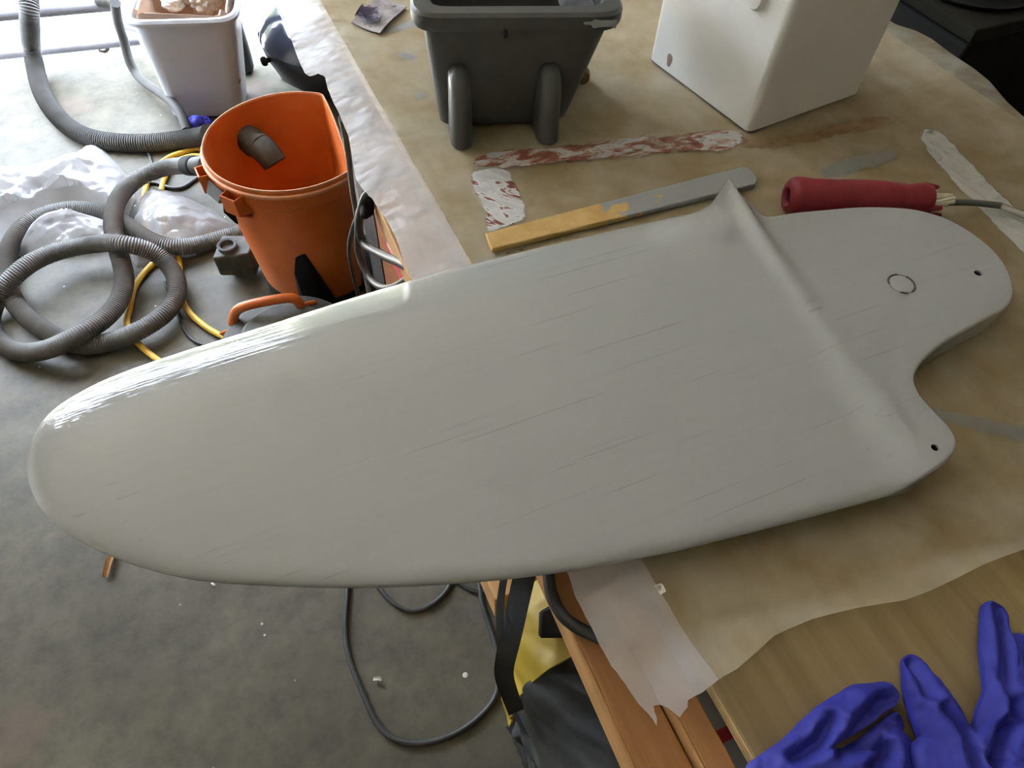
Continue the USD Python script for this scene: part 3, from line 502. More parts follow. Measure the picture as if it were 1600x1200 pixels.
# crumpled clear film stuffed in the right corner
M_clear = film('clear_film', (0.6, 0.6, 0.6), 0.12, 0.35, fscale=25, rough=0.15, trans=0.3)
cc = gi[1] - ud * .028 + wd * .030; uu, vv = np.meshgrid(np.linspace(-1, 1, 30), np.linspace(-1, 1, 30)); hx = cc[0] + (uu * ud[0] + vv * wd[0]) * .022; hy = cc[1] + (uu * ud[1] + vv * wd[1]) * .022
hz = zr - .012 + .026 * (1 - np.maximum(np.abs(uu), np.abs(vv)) ** 2) * (.4 + crumple(hx, hy, 6, 40)); nn = 30; i, j = np.meshgrid(np.arange(nn - 1), np.arange(nn - 1), indexing='ij'); a = (i * nn + j).ravel(); gridf = np.stack([a, a + 1, a + nn + 1, a + nn], 1)
single('plastic_film', (np.c_[hx.ravel(), hy.ravel(), hz.ravel()], gridf), M_clear, 'crumpled clear film stuffed in the right corner of the black tub', 'plastic film', smooth=20)
M_amber = pm('amber_foam', (0.13, 0.085, 0.03), (0.2, 0.14, 0.055), scale=60, rough=0.8, bump=.3)
_c = at(909, 116, B + .014); amb = thing('foam_plug', 'small brown foam plug behind the right side of the black tub', 'foam plug', (*_c[:2], B))
part(amb, 'plug', lathe([(0.004, -.014), (.0095, -.0125), (.011, -.008), (.0105, .0), (.0115, .010), (.010, .0145), (.005, .016)], _c, (*wd, 0), 24), M_amber)
part(amb, 'band', lathe([(.0112, -.004), (.0122, -.003), (.0122, .003), (.0112, .004)], _c, (*wd, 0), 24), M_amber, label='raised band of the plug')

# ================================================================== WHITE SQUARE CONTAINER
M_pail = pm('white_plastic', (0.68, 0.68, 0.65), (0.74, 0.74, 0.71), scale=5, rough=0.45)
kk = at_xy([(1013, 94), (1168, 211), (1340, 149)], B + .002); kq = np.array([kk[0], kk[1], kk[2], kk[0] + kk[2] - kk[1]])
pail = thing('square_container', 'tall white square plastic container standing on the bench behind the red grip', 'container', (*kq.mean(0), B))
part(pail, 'body', loft([rrect(grow(kq, -.003), .010, B + .0034), rrect(kq, .011, B + .006), rrect(kq, .012, B + .30), rrect(grow(kq, -.003), .012, B + .303)], True, True), M_pail, smooth=40)
part(pail, 'lid', loft([rrect(grow(kq, .004), .014, B + .296), rrect(grow(kq, .004), .014, B + .318), rrect(grow(kq, -.004), .014, B + .322)], True, True), M_pail, smooth=40)
M_stain = pm('brown_stain', (0.26, 0.19, 0.165), (0.34, 0.26, 0.23), scale=80, rough=.5)
lu = (kq[0] - kq[1]) / np.linalg.norm(kq[0] - kq[1]); lw = np.array([lu[1], -lu[0]]); lw = lw if (kq[1] - kq.mean(0)) @ lw > 0 else -lw
def on_face(px, py):     # the point of the container's left face that shows at a picture position
    dirv = RW @ np.array([(px - 800) / F, (py - 600) / F, 1.0]); o = np.array([0, 0, ZC]); nrm = np.array([*lw, 0]); p0 = np.array([*kq[1], B]); return o + dirv * (((p0 - o) @ nrm) / (dirv @ nrm))
c = on_face(1046, 94); a = np.arange(20) * np.pi / 10; ring = c + np.outer(np.cos(a) * (1 + .2 * np.sin(3 * a)) * .0055, [*lu, 0]) + np.outer(np.sin(a) * (1 + .15 * np.cos(2 * a)), [0, 0, .0115]) + np.array([*lw, 0]) * .0004
part(pail, 'stain', (np.vstack([ring, c + np.array([*lw, 0]) * .0009]), np.array([[k, (k + 1) % 20, 20] for k in range(20)])), M_stain, label='small brown stain low on the left face')
c = on_face(1185, -4); part(pail, 'handle_lug', lathe([(.016, -.002), (.015, .004), (.012, .008), (0, .009)], c, (*lw, 0), 24), M_pail, label='round handle lug on the left face')

# ================================================================== BLUE GLOVES
M_nit = pm('blue_nitrile', (0.024, 0.026, 0.25), (0.036, 0.04, 0.34), scale=16, rough=0.62, spec=.3, bump=0.3, bscale=26, bdist=.006)
def limb(chain):
    """chain of ((px, py), z above bench, radius)."""
    pts = [(at(p[0], p[1], B + z), r) for p, z, r in chain]; out = None
    for (a, ra_), (b, rb_) in zip(pts, pts[1:]):
        m = hull([a, b], (ra_, rb_), 20); out = m if out is None else out + m
    return out
def glove_mesh(limbs, seed, flat=.66, creases=()):
    m = limbs[0]
    for k in limbs[1:]: m = m + k
    v, f = arr(m.refine_to_length(.0026)); t = trimesh.Trimesh(v, f); trimesh.smoothing.filter_taubin(t, iterations=14); v = np.array(t.vertices)
    c = crumple(v[:, 0], v[:, 1], seed, 22, 6) - .33; up = sstep((v[:, 2] - B - .004) / .02); v[:, 2] = v[:, 2] + (c * .022 + (crumple(v[:, 0], v[:, 1], seed + 3, 60, 5) - .33) * .008) * up
    for pl in creases:
        ln = LineString(at_xy(pl, B + .02)); dd = shapely.distance(shapely.points(v[:, 0], v[:, 1]), ln); v[:, 2] -= .011 * np.exp(-(dd / .0042) ** 2) * up - .005 * np.exp(-((dd - .009) / .005) ** 2) * up
    v[:, :2] += (meshkit.fbm(np.c_[v * 45], 3, seed) - .5)[:, None] * .003; v[:, 2] = B + np.maximum((v[:, 2] - B) * flat, .0015 + .0008 * meshkit.noise(v * 200, 1)); return v, np.array(t.faces)
g1 = [limb([((1556, 958), .012, .0105), ((1563, 1020), .016, .0135), ((1572, 1090), .020, .014), ((1560, 1160), .02, .017)]),
      limb([((1600, 1010), .012, .011), ((1605, 1080), .018, .015), ((1600, 1200), .02, .02)]),
      limb([((1432, 1042), .012, .0105), ((1452, 1085), .018, .018), ((1480, 1140), .02, .021), ((1520, 1205), .022, .023)]),
      limb([((1520, 1195), .030, .012), ((1550, 1160), .034, .008), ((1580, 1110), .03, .007)]),
      limb([((1480, 1200), .02, .024), ((1560, 1260), .02, .028), ((1650, 1230), .02, .028), ((1600, 1160), .018, .02)])]
gl1 = thing('nitrile_glove', 'crumpled blue nitrile glove with two raised fingers, in the lower right corner of the bench', 'glove', (*at(1520, 1150, B)[:2], B))
part(gl1, 'glove', glove_mesh(g1, 21, creases=[[(1430, 1030), (1440, 1062), (1447, 1085)], [(1568, 950), (1572, 1010), (1570, 1060), (1578, 1110)], [(1470, 1110), (1500, 1150), (1515, 1200)], [(1540, 1195), (1560, 1150), (1590, 1100)]]), M_nit, smooth=60)
g2 = [limb([((1388, 1084), .014, .0095), ((1352, 1096), .020, .014), ((1300, 1130), .022, .014), ((1250, 1172), .018, .012), ((1195, 1215), .014, .013)]),
      limb([((1345, 1190), .016, .012), ((1385, 1150), .014, .009), ((1402, 1128), .012, .007)]),
      limb([((1225, 1210), .016, .018), ((1300, 1215), .018, .02), ((1390, 1215), .018, .02), ((1405, 1160), .014, .012)])]
gl2 = thing('nitrile_glove', 'crumpled blue nitrile glove folded over itself, left of the one with two raised fingers', 'glove', (*at(1300, 1190, B)[:2], B))
part(gl2, 'glove', glove_mesh(g2, 33, creases=[[(1400, 1088), (1376, 1096), (1352, 1118), (1330, 1150), (1312, 1180)], [(1300, 1125), (1280, 1160), (1240, 1185)], [(1360, 1210), (1390, 1170)]]), M_nit, smooth=60)

# ================================================================== ORANGE VACUUM DRUM
M_or = pm('orange_plastic', (0.46, 0.095, 0.010), (0.54, 0.125, 0.018), scale=7, rough=0.42, c3=(0.56, 0.17, 0.05), lo=.3, hi=.75)
M_orrim = pm('dusty_orange', (0.56, 0.20, 0.07), (0.62, 0.30, 0.16), scale=20, rough=0.6)
M_vblack = pm('black_plastic', (0.007, 0.007, 0.007), (0.013, 0.013, 0.012), scale=25, rough=0.75, spec=.15)
M_vdust = pm('dusty_black_rubber', (0.035, 0.036, 0.028), (0.10, 0.10, 0.08), scale=22, rough=0.7, lo=.45, hi=.7)
M_vgrey = pm('grey_plastic', (0.055, 0.055, 0.051), (0.075, 0.075, 0.07), scale=20, rough=0.7, spec=.25)
DC, RT, ZT = np.array([.1215, 1.489]), .2005, .45
def dring(r, z, flat=.112, n=72):
    a = np.arange(n) * 2 * np.pi / n; p = np.c_[r * np.cos(a), r * np.sin(a)]; lim = flat * r / RT; fx = math.radians(-4); u = np.array([math.cos(fx), math.sin(fx)]); t = p @ u
    over = np.clip(t - lim, 0, None); p = p - np.outer(over * .92, u); return np.c_[p + DC, np.full(n, z)]
vac = thing('vacuum_drum', 'open orange shop vacuum drum standing on the floor beside the bench', 'vacuum drum', (*DC, 0))
ob = [(.128, .050), (.150, .052), (.158, .066), (.166, .15), (.178, .27), (.188, .36), (.191, .395), (.1985, .402), (.1985, .447), (.1975, .45)]
ib = [(.193, .45), (.1915, .446), (.188, .41), (.184, .36), (.174, .27), (.162, .15), (.154, .072), (.14, .062)]
body = part(vac, 'drum', loft([dring(r, z) for r, z in ob + ib], True, True), M_or, smooth=35)
part(vac, 'rim', loft([dring(r, z) for r, z in [(.1990, .432), (.2035, .434), (.2035, .440), (.1990, .4425)]], False, False), M_orrim, smooth=30, label='dust-covered rim bead')
part(vac, 'rim', loft([dring(r, z) for r, z in [(.1975, .4495), (.1965, .4535), (.1945, .4535), (.1925, .4495)]], False, False), M_orrim, smooth=30, label='dusty top lip of the drum')
def azim(px, py, z): p = at(px, py, z)[:2] - DC; return math.atan2(p[1], p[0])
az = azim(352, 198, .36); rad = np.array([math.cos(az), math.sin(az), 0]); tan = np.array([-rad[1], rad[0], 0]); cc3 = np.array([*DC, 0])
i0 = cc3 + rad * .192 + [0, 0, .365]
part(vac, 'inlet_elbow', lathe([(.036, .02), (.036, -.005), (.034, -.012), (.036, -.03), (.033, -.045), (.034, -.062), (.030, -.064), (.028, -.03), (.0, -.03)], i0, rad, 32), M_vdust, label='dusty black inlet collar inside the drum')
el = spline([i0 - rad * .055, i0 - rad * .080 + [0, 0, -.010], i0 - rad * .100 + [0, 0, -.028]], .004)[0]
part(vac, 'inlet_elbow', tube(el, np.linspace(.034, .031, len(el)), 28), M_vdust, label='black elbow turned down')
part(vac, 'inlet_collar', lathe([(.042, .0), (.042, .03), (.036, .032), (.036, .06), (.03, .06)], i0 + rad * .004, rad, 32), M_vblack, label='black outside collar of the inlet')
for (px, py) in ((322, 268), (356, 312)):
    a0 = azim(px, py, .425); rv = np.array([math.cos(a0), math.sin(a0), 0]); tv_ = np.array([-rv[1], rv[0], 0]); o = cc3 + [0, 0, 0]; ms = []
    for sgn in (-1, 1): ms.append(hull([o + rv * .19 + tv_ * .022 * sgn + [0, 0, .375], o + rv * .19 + tv_ * .022 * sgn + [0, 0, .428], o + rv * .218 + tv_ * .019 * sgn + [0, 0, .385], o + rv * .222 + tv_ * .019 * sgn + [0, 0, .428]], .0018, 6))
    ms.append(hull([o + rv * .22 + tv_ * .019 * sg + [0, 0, z] for sg in (-1, 1) for z in (.385, .428)], .002, 6)); ms.append(hull([o + rv * r_ + tv_ * .02 * sg + [0, 0, z] for sg in (-1, 1) for r_, z in ((.19, .362), (.216, .384))], .0018, 6))
    part(vac, 'latch_socket', cat(*ms), M_or, smooth=30)
a0 = azim(339, 292, .42); rv = np.array([math.cos(a0), math.sin(a0), 0]); tv_ = np.array([-rv[1], rv[0], 0])
part(vac, 'latch', hull([cc3 + rv * .204 + tv_ * sg * .030 + [0, 0, z] for sg in (-1, 1) for z in (.40, .418)] + [cc3 + rv * .218 + tv_ * sg * .024 + [0, 0, .40] for sg in (-1, 1)], .003, 8), M_vgrey, label='grey lid latch between the sockets')
part(vac, 'latch', hull([cc3 + rv * .200 + tv_ * (.024 + sg * .009) + [0, 0, z] for sg in (-1, 1) for z in (.335, .40)] + [cc3 + rv * .214 + tv_ * .024 + [0, 0, .37]], .003, 8), M_vblack, label='black latch hook')
def foot(px, py, wide, long_, hgt, ring=False):
    c = at(px, py, .05)[:2]; dv = c - DC; dv /= np.linalg.norm(dv); pv = np.array([-dv[1], dv[0]]); c3 = np.array([*c, 0]); d3, p3 = np.array([*dv, 0]), np.array([*pv, 0]); f = None
    m = hull([c3 - d3 * long_ + p3 * wide * .8 * sg + [0, 0, z] for sg in (-1, 1) for z in (.034, hgt)] + [c3 + d3 * .01 + p3 * wide * sg + [0, 0, z] for sg in (-1, 1) for z in (.034, hgt - .012)], .006, 8)
    f = part(vac, 'caster_foot', m, M_vblack if not ring else M_vdust, smooth=40)
    part(f, 'wheel', lathe([(.008, -.013), (.0165, -.013), (.018, -.009), (.018, .009), (.0165, .013), (.008, .013)], c3 - d3 * .012 + [0, 0, .0182], p3, 24), M_vblack)
    if ring: part(f, 'accessory_socket', lathe([(.020, .0), (.026, .001), (.027, .012), (.024, .014), (.019, .012), (.017, .0), (0, -.001)], c3 - d3 * .022 + p3 * .014 + [0, 0, hgt + .002], (0, 0, 1), 28), M_vgrey, label='round accessory socket')
foot(356, 405, .040, .08, .105, True); foot(478, 442, .022, .06, .10)
foot(500, 330, .03, .06, .08); 
c = np.array([*DC, 0]); part(vac, 'base_ring', lathe([(.15, .036), (.158, .04), (.158, .058), (.15, .062)], c, (0, 0, 1), 60), M_vblack)
# front hook bracket of the drum
a0 = azim(492, 420, .12); rv = np.array([math.cos(a0), math.sin(a0), 0]); tv_ = np.array([-rv[1], rv[0], 0])
part(vac, 'caster_bracket', hull([cc3 + rv * .176 + tv_ * .004 + [0, 0, .245], cc3 + rv * .176 - tv_ * .016 + [0, 0, .235], cc3 + rv * .190 - tv_ * .026 + [0, 0, .20], cc3 + rv * .158 + tv_ * .045 + [0, 0, .06], cc3 + rv * .158 - tv_ * .042 + [0, 0, .06], cc3 + rv * .192 + tv_ * .022 + [0, 0, .07], cc3 + rv * .192 - tv_ * .022 + [0, 0, .07]], .004, 8), M_vblack, label='black wedge-shaped front bracket')

# vacuum head on the floor
hc = np.array([*at(452, 545, .16)[:2], 0])
vh = thing('shop_vacuum_motor', 'grey shop vacuum lid with an orange handle, on the floor behind the blade edge', 'vacuum lid', (*hc[:2], 0))
R_ = .166
part(vh, 'lid', lathe([(.10, .0), (R_ * .92, .004), (R_, .02), (R_, .13), (R_ * .985, .155), (R_ * .94, .176), (R_ * .84, .190), (R_ * .6, .198), (0, .200)], hc, (0, 0, 1), 64), M_vgrey, smooth=50)
part(vh, 'motor_cap', lathe([(.105, .19), (.102, .206), (.09, .215), (0, .218)], hc, (0, 0, 1), 48), pm('dusty_grey', (0.07, 0.066, 0.058), (0.11, 0.105, 0.09), scale=30, rough=.8), smooth=50)
hp = [at(364, 506, .18), at(368, 488, .215), at(384, 478, .238), at(425, 469, .246), at(460, 467, .238), at(469, 477, .215), at(471, 486, .185)]
hpath = spline(hp, .004)[0]; part(vh, 'handle', tube(hpath, .0115, 16), M_or, smooth=60)
part(vh, 'handle_tab', hull([at(472, 476, .20), at(492, 471, .20), at(470, 484, .185), at(494, 478, .185)], .004, 8), M_or)
ct = at(345, 521, .07); part(vh, 'cord_cleat', hull([ct, ct + [.03, -.002, .004], ct + [.012, -.006, -.015], ct + [.05, 0, 0]], (.004, .006, .004, .006), 8), M_or)

# ================================================================== HOSES
M_hose = pm('grey_hose', (0.105, 0.103, 0.095), (0.14, 0.137, 0.127), scale=12, rough=0.5)
def fl(pts, z=None): return [at(*p[:2], p[2] if len(p) > 2 else z) for p in pts]
HR = .0235; HOSES = []
coil = [(326, 258, .235), (304, 259, .17), (285, 259, .12), (262, 261, .085), (230, 271, .068), (200, 290, .06), (184, 312, .062), (176, 342, .074), (178, 368, .078), (187, 400, .07), (195, 428, .055), (193, 454, .05), (181, 481, .048), (153, 506, .060), (117, 527, .072), (80, 545, .055), (43, 552, .034), (13, 546, .026), (-10, 525, .026), (-18, 495, .03), (0, 457, .05), (20, 433, .075), (43, 413, .078), (80, 396, .07), (117, 386, .066), (150, 381, .07), (187, 380, .122), (220, 386, .10), (247, 397, .07), (267, 417, .045), (277, 440, .046), (277, 463, .043), (264, 485, .043), (240, 504, .044), (213, 520, .044), (180, 532, .026), (150, 540, .025), (117, 539, .025), (77, 521, .025), (43, 497, .025), (23, 474, .025), (10, 440, .025), (9, 407, .028), (20, 374, .034), (43, 348, .036), (73, 334, .036), (110, 326, .034), (143, 327, .030), (167, 333, .026), (190, 345, .03), (213, 362, .042), (240, 378, .044), (273, 387, .044), (310, 383, .025), (352, 371, .028), (385, 362, .03)]
hs = thing('vacuum_hose', 'corrugated grey vacuum hose coiled in loops on the floor left of the orange drum', 'hose', (*at(130, 450, 0)[:2], 0))
cp = fl(coil); HOSES += [(spline(cp, .004)[0], .026), (spline(fl(up), .004)[0], .031)] if False else [(spline(cp, .004)[0], .026)]; part(hs, 'hose', corrugated(cp, HR), M_hose, smooth=60)
cd = cp[0] - cp[2]; cd /= np.linalg.norm(cd); part(hs, 'cuff', lathe([(.0255, -.012), (.0285, -.010), (.0285, .055), (.0255, .06)], cp[1] * .55 + cp[2] * .45, cd, 28), M_vblack, label='black hose cuff')
up = [(40, -40, .30), (45, 0, .285), (46, 25, .25), (47, 50, .16), (50, 80, .082), (57, 115, .04), (68, 150, .026), (88, 180, .025), (112, 202, .025), (145, 217, .025), (185, 223, .025), (230, 224, .025), (270, 220, .03), (312, 214, .06), (330, 208, .12)]
h2_ = thing('vacuum_hose', 'corrugated grey vacuum hose trailing from the bright doorway to the back of the drum', 'hose', (*at(120, 205, 0)[:2], 0))
part(h2_, 'hose', corrugated(fl(up), .0285, .0075, 16), pm('trailing_hose', (0.065, 0.064, 0.06), (0.09, 0.088, 0.082), scale=12, rough=.65, spec=.3), smooth=60)
thin = [(180, 5, .30), (186, 40, .20), (194, 65, .13), (202, 95, .07), (212, 114, .035), (225, 128, .04), (245, 142, .06), (265, 157, .075), (281, 176, .078), (289, 194, .066), (292, 204, .058)]
single('flexible_tube', tube(spline(fl(thin), .01)[0], .0155, 14), pm('smooth_grey_tube', (0.05, 0.047, 0.042), (0.065, 0.062, 0.056), scale=8, rough=.7, spec=.3), 'smooth thin grey tube running from the rack down in front of the white bin', 'tube', smooth=60)

# ================================================================== CORDS
M_yel = pm('yellow_cord', (0.50, 0.30, 0.02), (0.60, 0.38, 0.04), scale=14, rough=.5)
M_cord = pm('black_cord', (0.022, 0.022, 0.02), (0.04, 0.04, 0.036), scale=14, rough=.5)
M_cordgrey = pm('grey_cord', (0.13, 0.13, 0.12), (0.18, 0.18, 0.17), scale=14, rough=.6)
def cord(name, pts, r, mat, label, cat_='cable', sides=10, step=.006): return single(name, tube(spline(fl(pts), step)[0], r, sides), mat, label, cat_, smooth=60)
yr = .0085
cord('extension_cord', [(330, 238, .012), (306, 233, .012), (285, 238, .012), (262, 247, .010), (235, 275, .009), (225, 320, .009), (236, 375, .009), (246, 402, .0095), (235, 416, .0095), (218, 436, .0095), (207, 458, .0095), (203, 482, .0095), (198, 500, .0095), (206, 524, .0095), (228, 548, .0095), (255, 568, .0095), (300, 590, .0095), (380, 618, .0095), (480, 640, .0095), (580, 640, .0095)], yr, M_yel, 'yellow extension cord running from behind the drum under the hose coil to the blade', 'extension cord')
cord('extension_cord', [(330, 250, .012), (306, 243, .012), (288, 247, .012), (272, 255, .010), (252, 300, .009), (264, 360, .009), (280, 410, .009), (282, 450, .009), (290, 480, .0095), (308, 500, .0095), (328, 515, .0095), (346, 525, .0095), (380, 545, .0095)], yr, M_yel, 'yellow extension cord emerging right of the hose coil and ending at the grey vacuum lid', 'extension cord')
cord('power_cable', [(700, 730, .006), (640, 760, .006), (590, 800, .006), (558, 850, .006), (545, 900, .006), (542, 935, .006), (539, 985, .006), (546, 1030, .006), (558, 1062, .006), (572, 1095, .006), (588, 1128, .006), (612, 1152, .006), (645, 1161, .006), (685, 1156, .006), (725, 1138, .006), (757, 1112, .006), (775, 1085, .006), (779, 1060, .006), (776, 1020, .006), (765, 980, .006), (754, 945, .006), (748, 900, .006), (752, 850, .006), (775, 790, .006), (815, 740, .006), (850, 700, .006)], .0055, M_cord, 'thin black cable lying in a wide loop on the floor below the blade', cat_='cable')
cord('power_cable', [(600, 780, .006), (572, 815, .006), (562, 850, .006), (570, 880, .006), (590, 915, .006), (612, 940, .006), (640, 954, .006), (668, 948, .006), (692, 930, .006), (706, 908, .006), (718, 870, .006), (735, 820, .006), (770, 770, .006)], .005, M_cord, 'thin black cable curve peeking out under the middle of the blade edge')
cord('power_cable', [(690, 820, .006), (688, 860, .006), (700, 890, .006), (722, 914, .006), (745, 924, .006), (770, 920, .006)], .004, M_cord, 'short dark cable bit on the floor just left of the bag strap')
cord('power_cable', [(258, 440, .005), (261, 452, .005), (270, 470, .005), (278, 492, .005), (286, 512, .005), (300, 530, .005), (322, 540, .005), (345, 545, .005)], .004, M_cord, 'thin black cable beside the hose coil and the yellow cord')
cord('power_cable', [(192, 236, .005), (192, 228, .005), (202, 224, .005), (220, 228, .006), (232, 240, .007), (236, 250, .006), (240, 262, .005)], .004, M_cord, 'thin dark cable loop between the trailing hose and the hose coil')
cord('power_cable', [(318, 272, .006), (300, 284, .006), (285, 293, .006), (265, 293, .006), (245, 286, .006), (232, 286, .006)], .006, M_cord, 'dark cable bit under the hose cuff left of the drum')
cord('power_cable', [(856, 880, B - .02), (858, 905, B - .024), (861, 925, B - .026), (869, 946, B - .027), (882, 965, B - .027), (902, 980, B - .027), (925, 991, B - .027), (950, 1000, B - .027)], .0058, M_cord, 'black cable over the bench rail going under the plastic overhang')
hk = thing('cable_bundle', 'black and grey cables hanging in loops off the bench edge beside the drum', 'cables', (*at(560, 380, .7)[:2], .1))
part(hk, 'cable', tube(spline(fl([(585, 300, B - .035), (574, 304, B - .04), (565, 325, B - .06), (561, 350, B - .09), (566, 376, B - .12), (585, 392, B - .11), (612, 405, B - .08), (640, 420, B - .05), (660, 440, B - .06)]), .004)[0], .0062, 12), M_cord, smooth=60)
part(hk, 'cable', tube(spline(fl([(578, 308, B - .05), (562, 330, B - .08), (559, 365, B - .14), (561, 400, B - .18), (576, 432, B - .2), (600, 450, B - .17), (630, 440, B - .1), (648, 425, B - .07)]), .004)[0], .0052, 12), M_cord, smooth=60)
part(hk, 'cable', tube(spline(fl([(572, 315, B - .06), (556, 345, B - .12), (546, 385, B - .22), (550, 420, B - .32), (562, 470, B - .4), (590, 560, B - .5)]), .005)[0], .0042, 10), M_cord, smooth=60)
part(hk, 'cable', tube(spline(fl([(533, 185, B - .045), (539, 210, B - .1), (545, 250, B - .18), (551, 300, B - .27), (559, 350, B - .35), (569, 415, B - .45), (577, 460, B - .52), (590, 540, B - .62)]), .005)[0], .0052, 10), M_cordgrey, smooth=60, label='grey cable hanging straight down')
part(hk, 'clip', hull([at(572, 302, B - .05), at(580, 298, B - .05), at(570, 335, B - .06), at(577, 330, B - .06)], .007, 10), M_vblack, label='black cable clip')

# ================================================================== FLOOR PLASTIC HEAP
M_heap = film('crumpled_polythene', (0.42, 0.41, 0.40), 0.60, 0.93, fscale=7, rough=0.2, col2=(0.34, 0.335, 0.33), bump=.3, trans=.35)
def heap(px, height, seed, name, label, ramp=.12):
    ring = at_xy(px, 0.004); g = Polygon(ring).buffer(.01).buffer(-.01); g = max(getattr(g, 'geoms', [g]), key=lambda q: q.area); Pp, Tp, _ = fill(g, .0055, (.004,))
    dd = shapely.distance(shapely.points(Pp[:, 0], Pp[:, 1]), g.exterior); e = np.clip(dd / ramp, 0, 1) ** .8
    z = .004 + e * height * (.25 + 1.25 * crumple(Pp[:, 0], Pp[:, 1], seed, 5.5)) + .026 * np.clip(dd / .03, 0, 1) * crumple(Pp[:, 0], Pp[:, 1], seed + 5, 13) + .010 * np.clip(dd / .02, 0, 1) * crumple(Pp[:, 0], Pp[:, 1], seed + 6, 34, 5)
    for hpath_, hr_ in HOSES:
        dn, ii = cKDTree(hpath_[:, :2]).query(Pp); w_ = hr_ * 2.4; m_ = dn < w_; lim = hpath_[ii, 2] - .008 + 1.2 * np.clip(dn - hr_ * .8, 0, None); z = np.where(m_, np.maximum(np.minimum(z, lim), .0012), z)
    return single(name, (np.c_[Pp, z], Tp), M_heap, label, 'plastic sheet', smooth=22)
heap([(-60, 275), (0, 268), (75, 262), (110, 248), (150, 229), (160, 232), (185, 258), (205, 282), (212, 310), (195, 350), (180, 385), (150, 396), (100, 402), (55, 398), (20, 402), (-60, 420)], .115, 14, 'plastic_heap', 'crumpled heap of clear plastic sheeting at the left edge, behind the hose loops')
heap([(212, 342), (217, 320), (228, 303), (250, 297), (290, 306), (335, 330), (362, 352), (352, 372), (330, 388), (290, 398), (245, 402), (226, 414), (214, 418), (206, 404), (202, 380), (204, 356)], .085, 27, 'plastic_heap', 'crumpled clear plastic sheeting between the hose coil and the drum', ramp=.09)

# ================================================================== WHITE BIN AND BACKGROUND
M_bin = pm('bin_plastic', (0.37, 0.385, 0.41), (0.41, 0.425, 0.45), scale=4, rough=.4)
M_bag = pm('brown_paper', (0.26, 0.16, 0.10), (0.34, 0.22, 0.14), scale=9, rough=.8)
zb = .37; f0 = at_xy([(268, 184), (379, 181)], .004); f1 = at_xy([(196, 32), (362, 27)], zb)
q0, q1 = quad(f0[0], f0[1], .17), quad(f1[0], f1[1], .235)
bn = thing('waste_bin', 'white plastic waste bin with a paper bag inside, standing near the garage doorway', 'waste bin', (*q0.mean(0), 0))
part(bn, 'body', loft([rrect(grow(q0, -.006), .035, .002)] + [rrect(q0 * (1 - t) + q1 * t, .04 + .02 * t, .008 + (zb - .02) * t, 8)[::1] if False else rrect(q0 * (1 - t) + q1 * t, .04 + .02 * t, .008 + (zb - .02) * t) for t in np.linspace(0, 1, 6)] + [rrect(grow(q1 * t + q0 * (1 - t), -.004), .04 + .02 * t, .014 + (zb - .02) * t) for t in (1.0, .5, 0.0)], True, True), M_bin, smooth=45)
part(bn, 'rim', loft([rrect(grow(q1, -.004), .06, zb - .018), rrect(grow(q1, .012), .066, zb - .018), rrect(grow(q1, .014), .067, zb - .008), rrect(grow(q1, .009), .065, zb), rrect(grow(q1, -.001), .06, zb), rrect(grow(q1, -.004), .058, zb - .006)], False, False), M_bin, smooth=40)
gq = grow(q1, -.02); rg = []
for t, e, z in ((0, -.03, .12), (.5, -.012, .25), (1, 0, zb - .012), (1, .001, zb + .004), (1, -.006, zb + .001), (1, -.012, zb - .03), (.7, -.03, .24)):
    r_ = rrect(grow(gq, e), .03, z); k = np.arange(len(r_)); r_[:, 2] += .010 * np.sin(k * 1.7) * (t == 1); rg.append(r_)
part(thing('paper_bag', 'crumpled brown paper bag lining the white waste bin', 'paper bag', (*q1.mean(0), .12)), 'bag', loft(rg, True, True), M_bag, smooth=20)
for nm, px, colr, lab, sz in (('crumpled_tissue', (270, 4), (0.6, 0.6, 0.58), 'crumpled white tissue on top of the rubbish in the bin', .032), ('crumpled_wrapper', (283, -6), (0.42, 0.06, 0.05), 'crumpled red wrapper in the white waste bin', .03), ('crumpled_rag', (318, -2), (0.30, 0.25, 0.20), 'crumpled beige rag in the white waste bin', .05)):
    c = at(*px, zb - .03); s_ = trimesh.creation.icosphere(4, sz); v = np.array(s_.vertices); v *= (.65 + .8 * meshkit.fbm(v * 60, 3, 3))[:, None]; single(nm, (v * [1, 1, .8] + c, s_.faces), pm(nm + '_look', colr, rough=.8), lab, 'rubbish', smooth=25)
M_pole = pm('dark_navy', (0.012, 0.014, 0.02), (0.02, 0.022, 0.03), scale=10, rough=.35)
pb = at(384, 112, .0); pl = thing('upright_tube', 'dark upright tube with a rounded foot standing right behind the white bin', 'tube', (*pb[:2], 0))
part(pl, 'tube', lathe([(.012, .0), (.030, .006), (.036, .022), (.037, .06), (.037, .56), (.035, .565), (.0, .565)], pb, (0, 0, 1), 28), M_pole, smooth=50)
part(pl, 'cap', lathe([(.038, .55), (.040, .553), (.040, .585), (.036, .592), (0, .592)], pb, (0, 0, 1), 28), M_vblack, smooth=50)
_c = at(520, 62, .16); kc = np.array([_c[0], _c[1], 0]); kt = thing('charcoal_kettle', 'dark rounded kettle-shaped tub on the floor behind the plastic overhang', 'tub', (*kc[:2], 0))
part(kt, 'bowl', lathe([(.08, .0), (.16, .03), (.215, .08), (.24, .14), (.245, .17), (.24, .185), (.235, .185), (.20, .08), (0, .05)], kc, (0, 0, 1), 64), M_pole, smooth=50)
part(kt, 'cover', lathe([(.243, .186), (.248, .19), (.24, .215), (.21, .26), (.15, .30), (.07, .325), (0, .33)], kc, (0, 0, 1), 64), pm('kettle_enamel', (0.02, 0.025, 0.035), rough=.15, coat=.6), smooth=50)
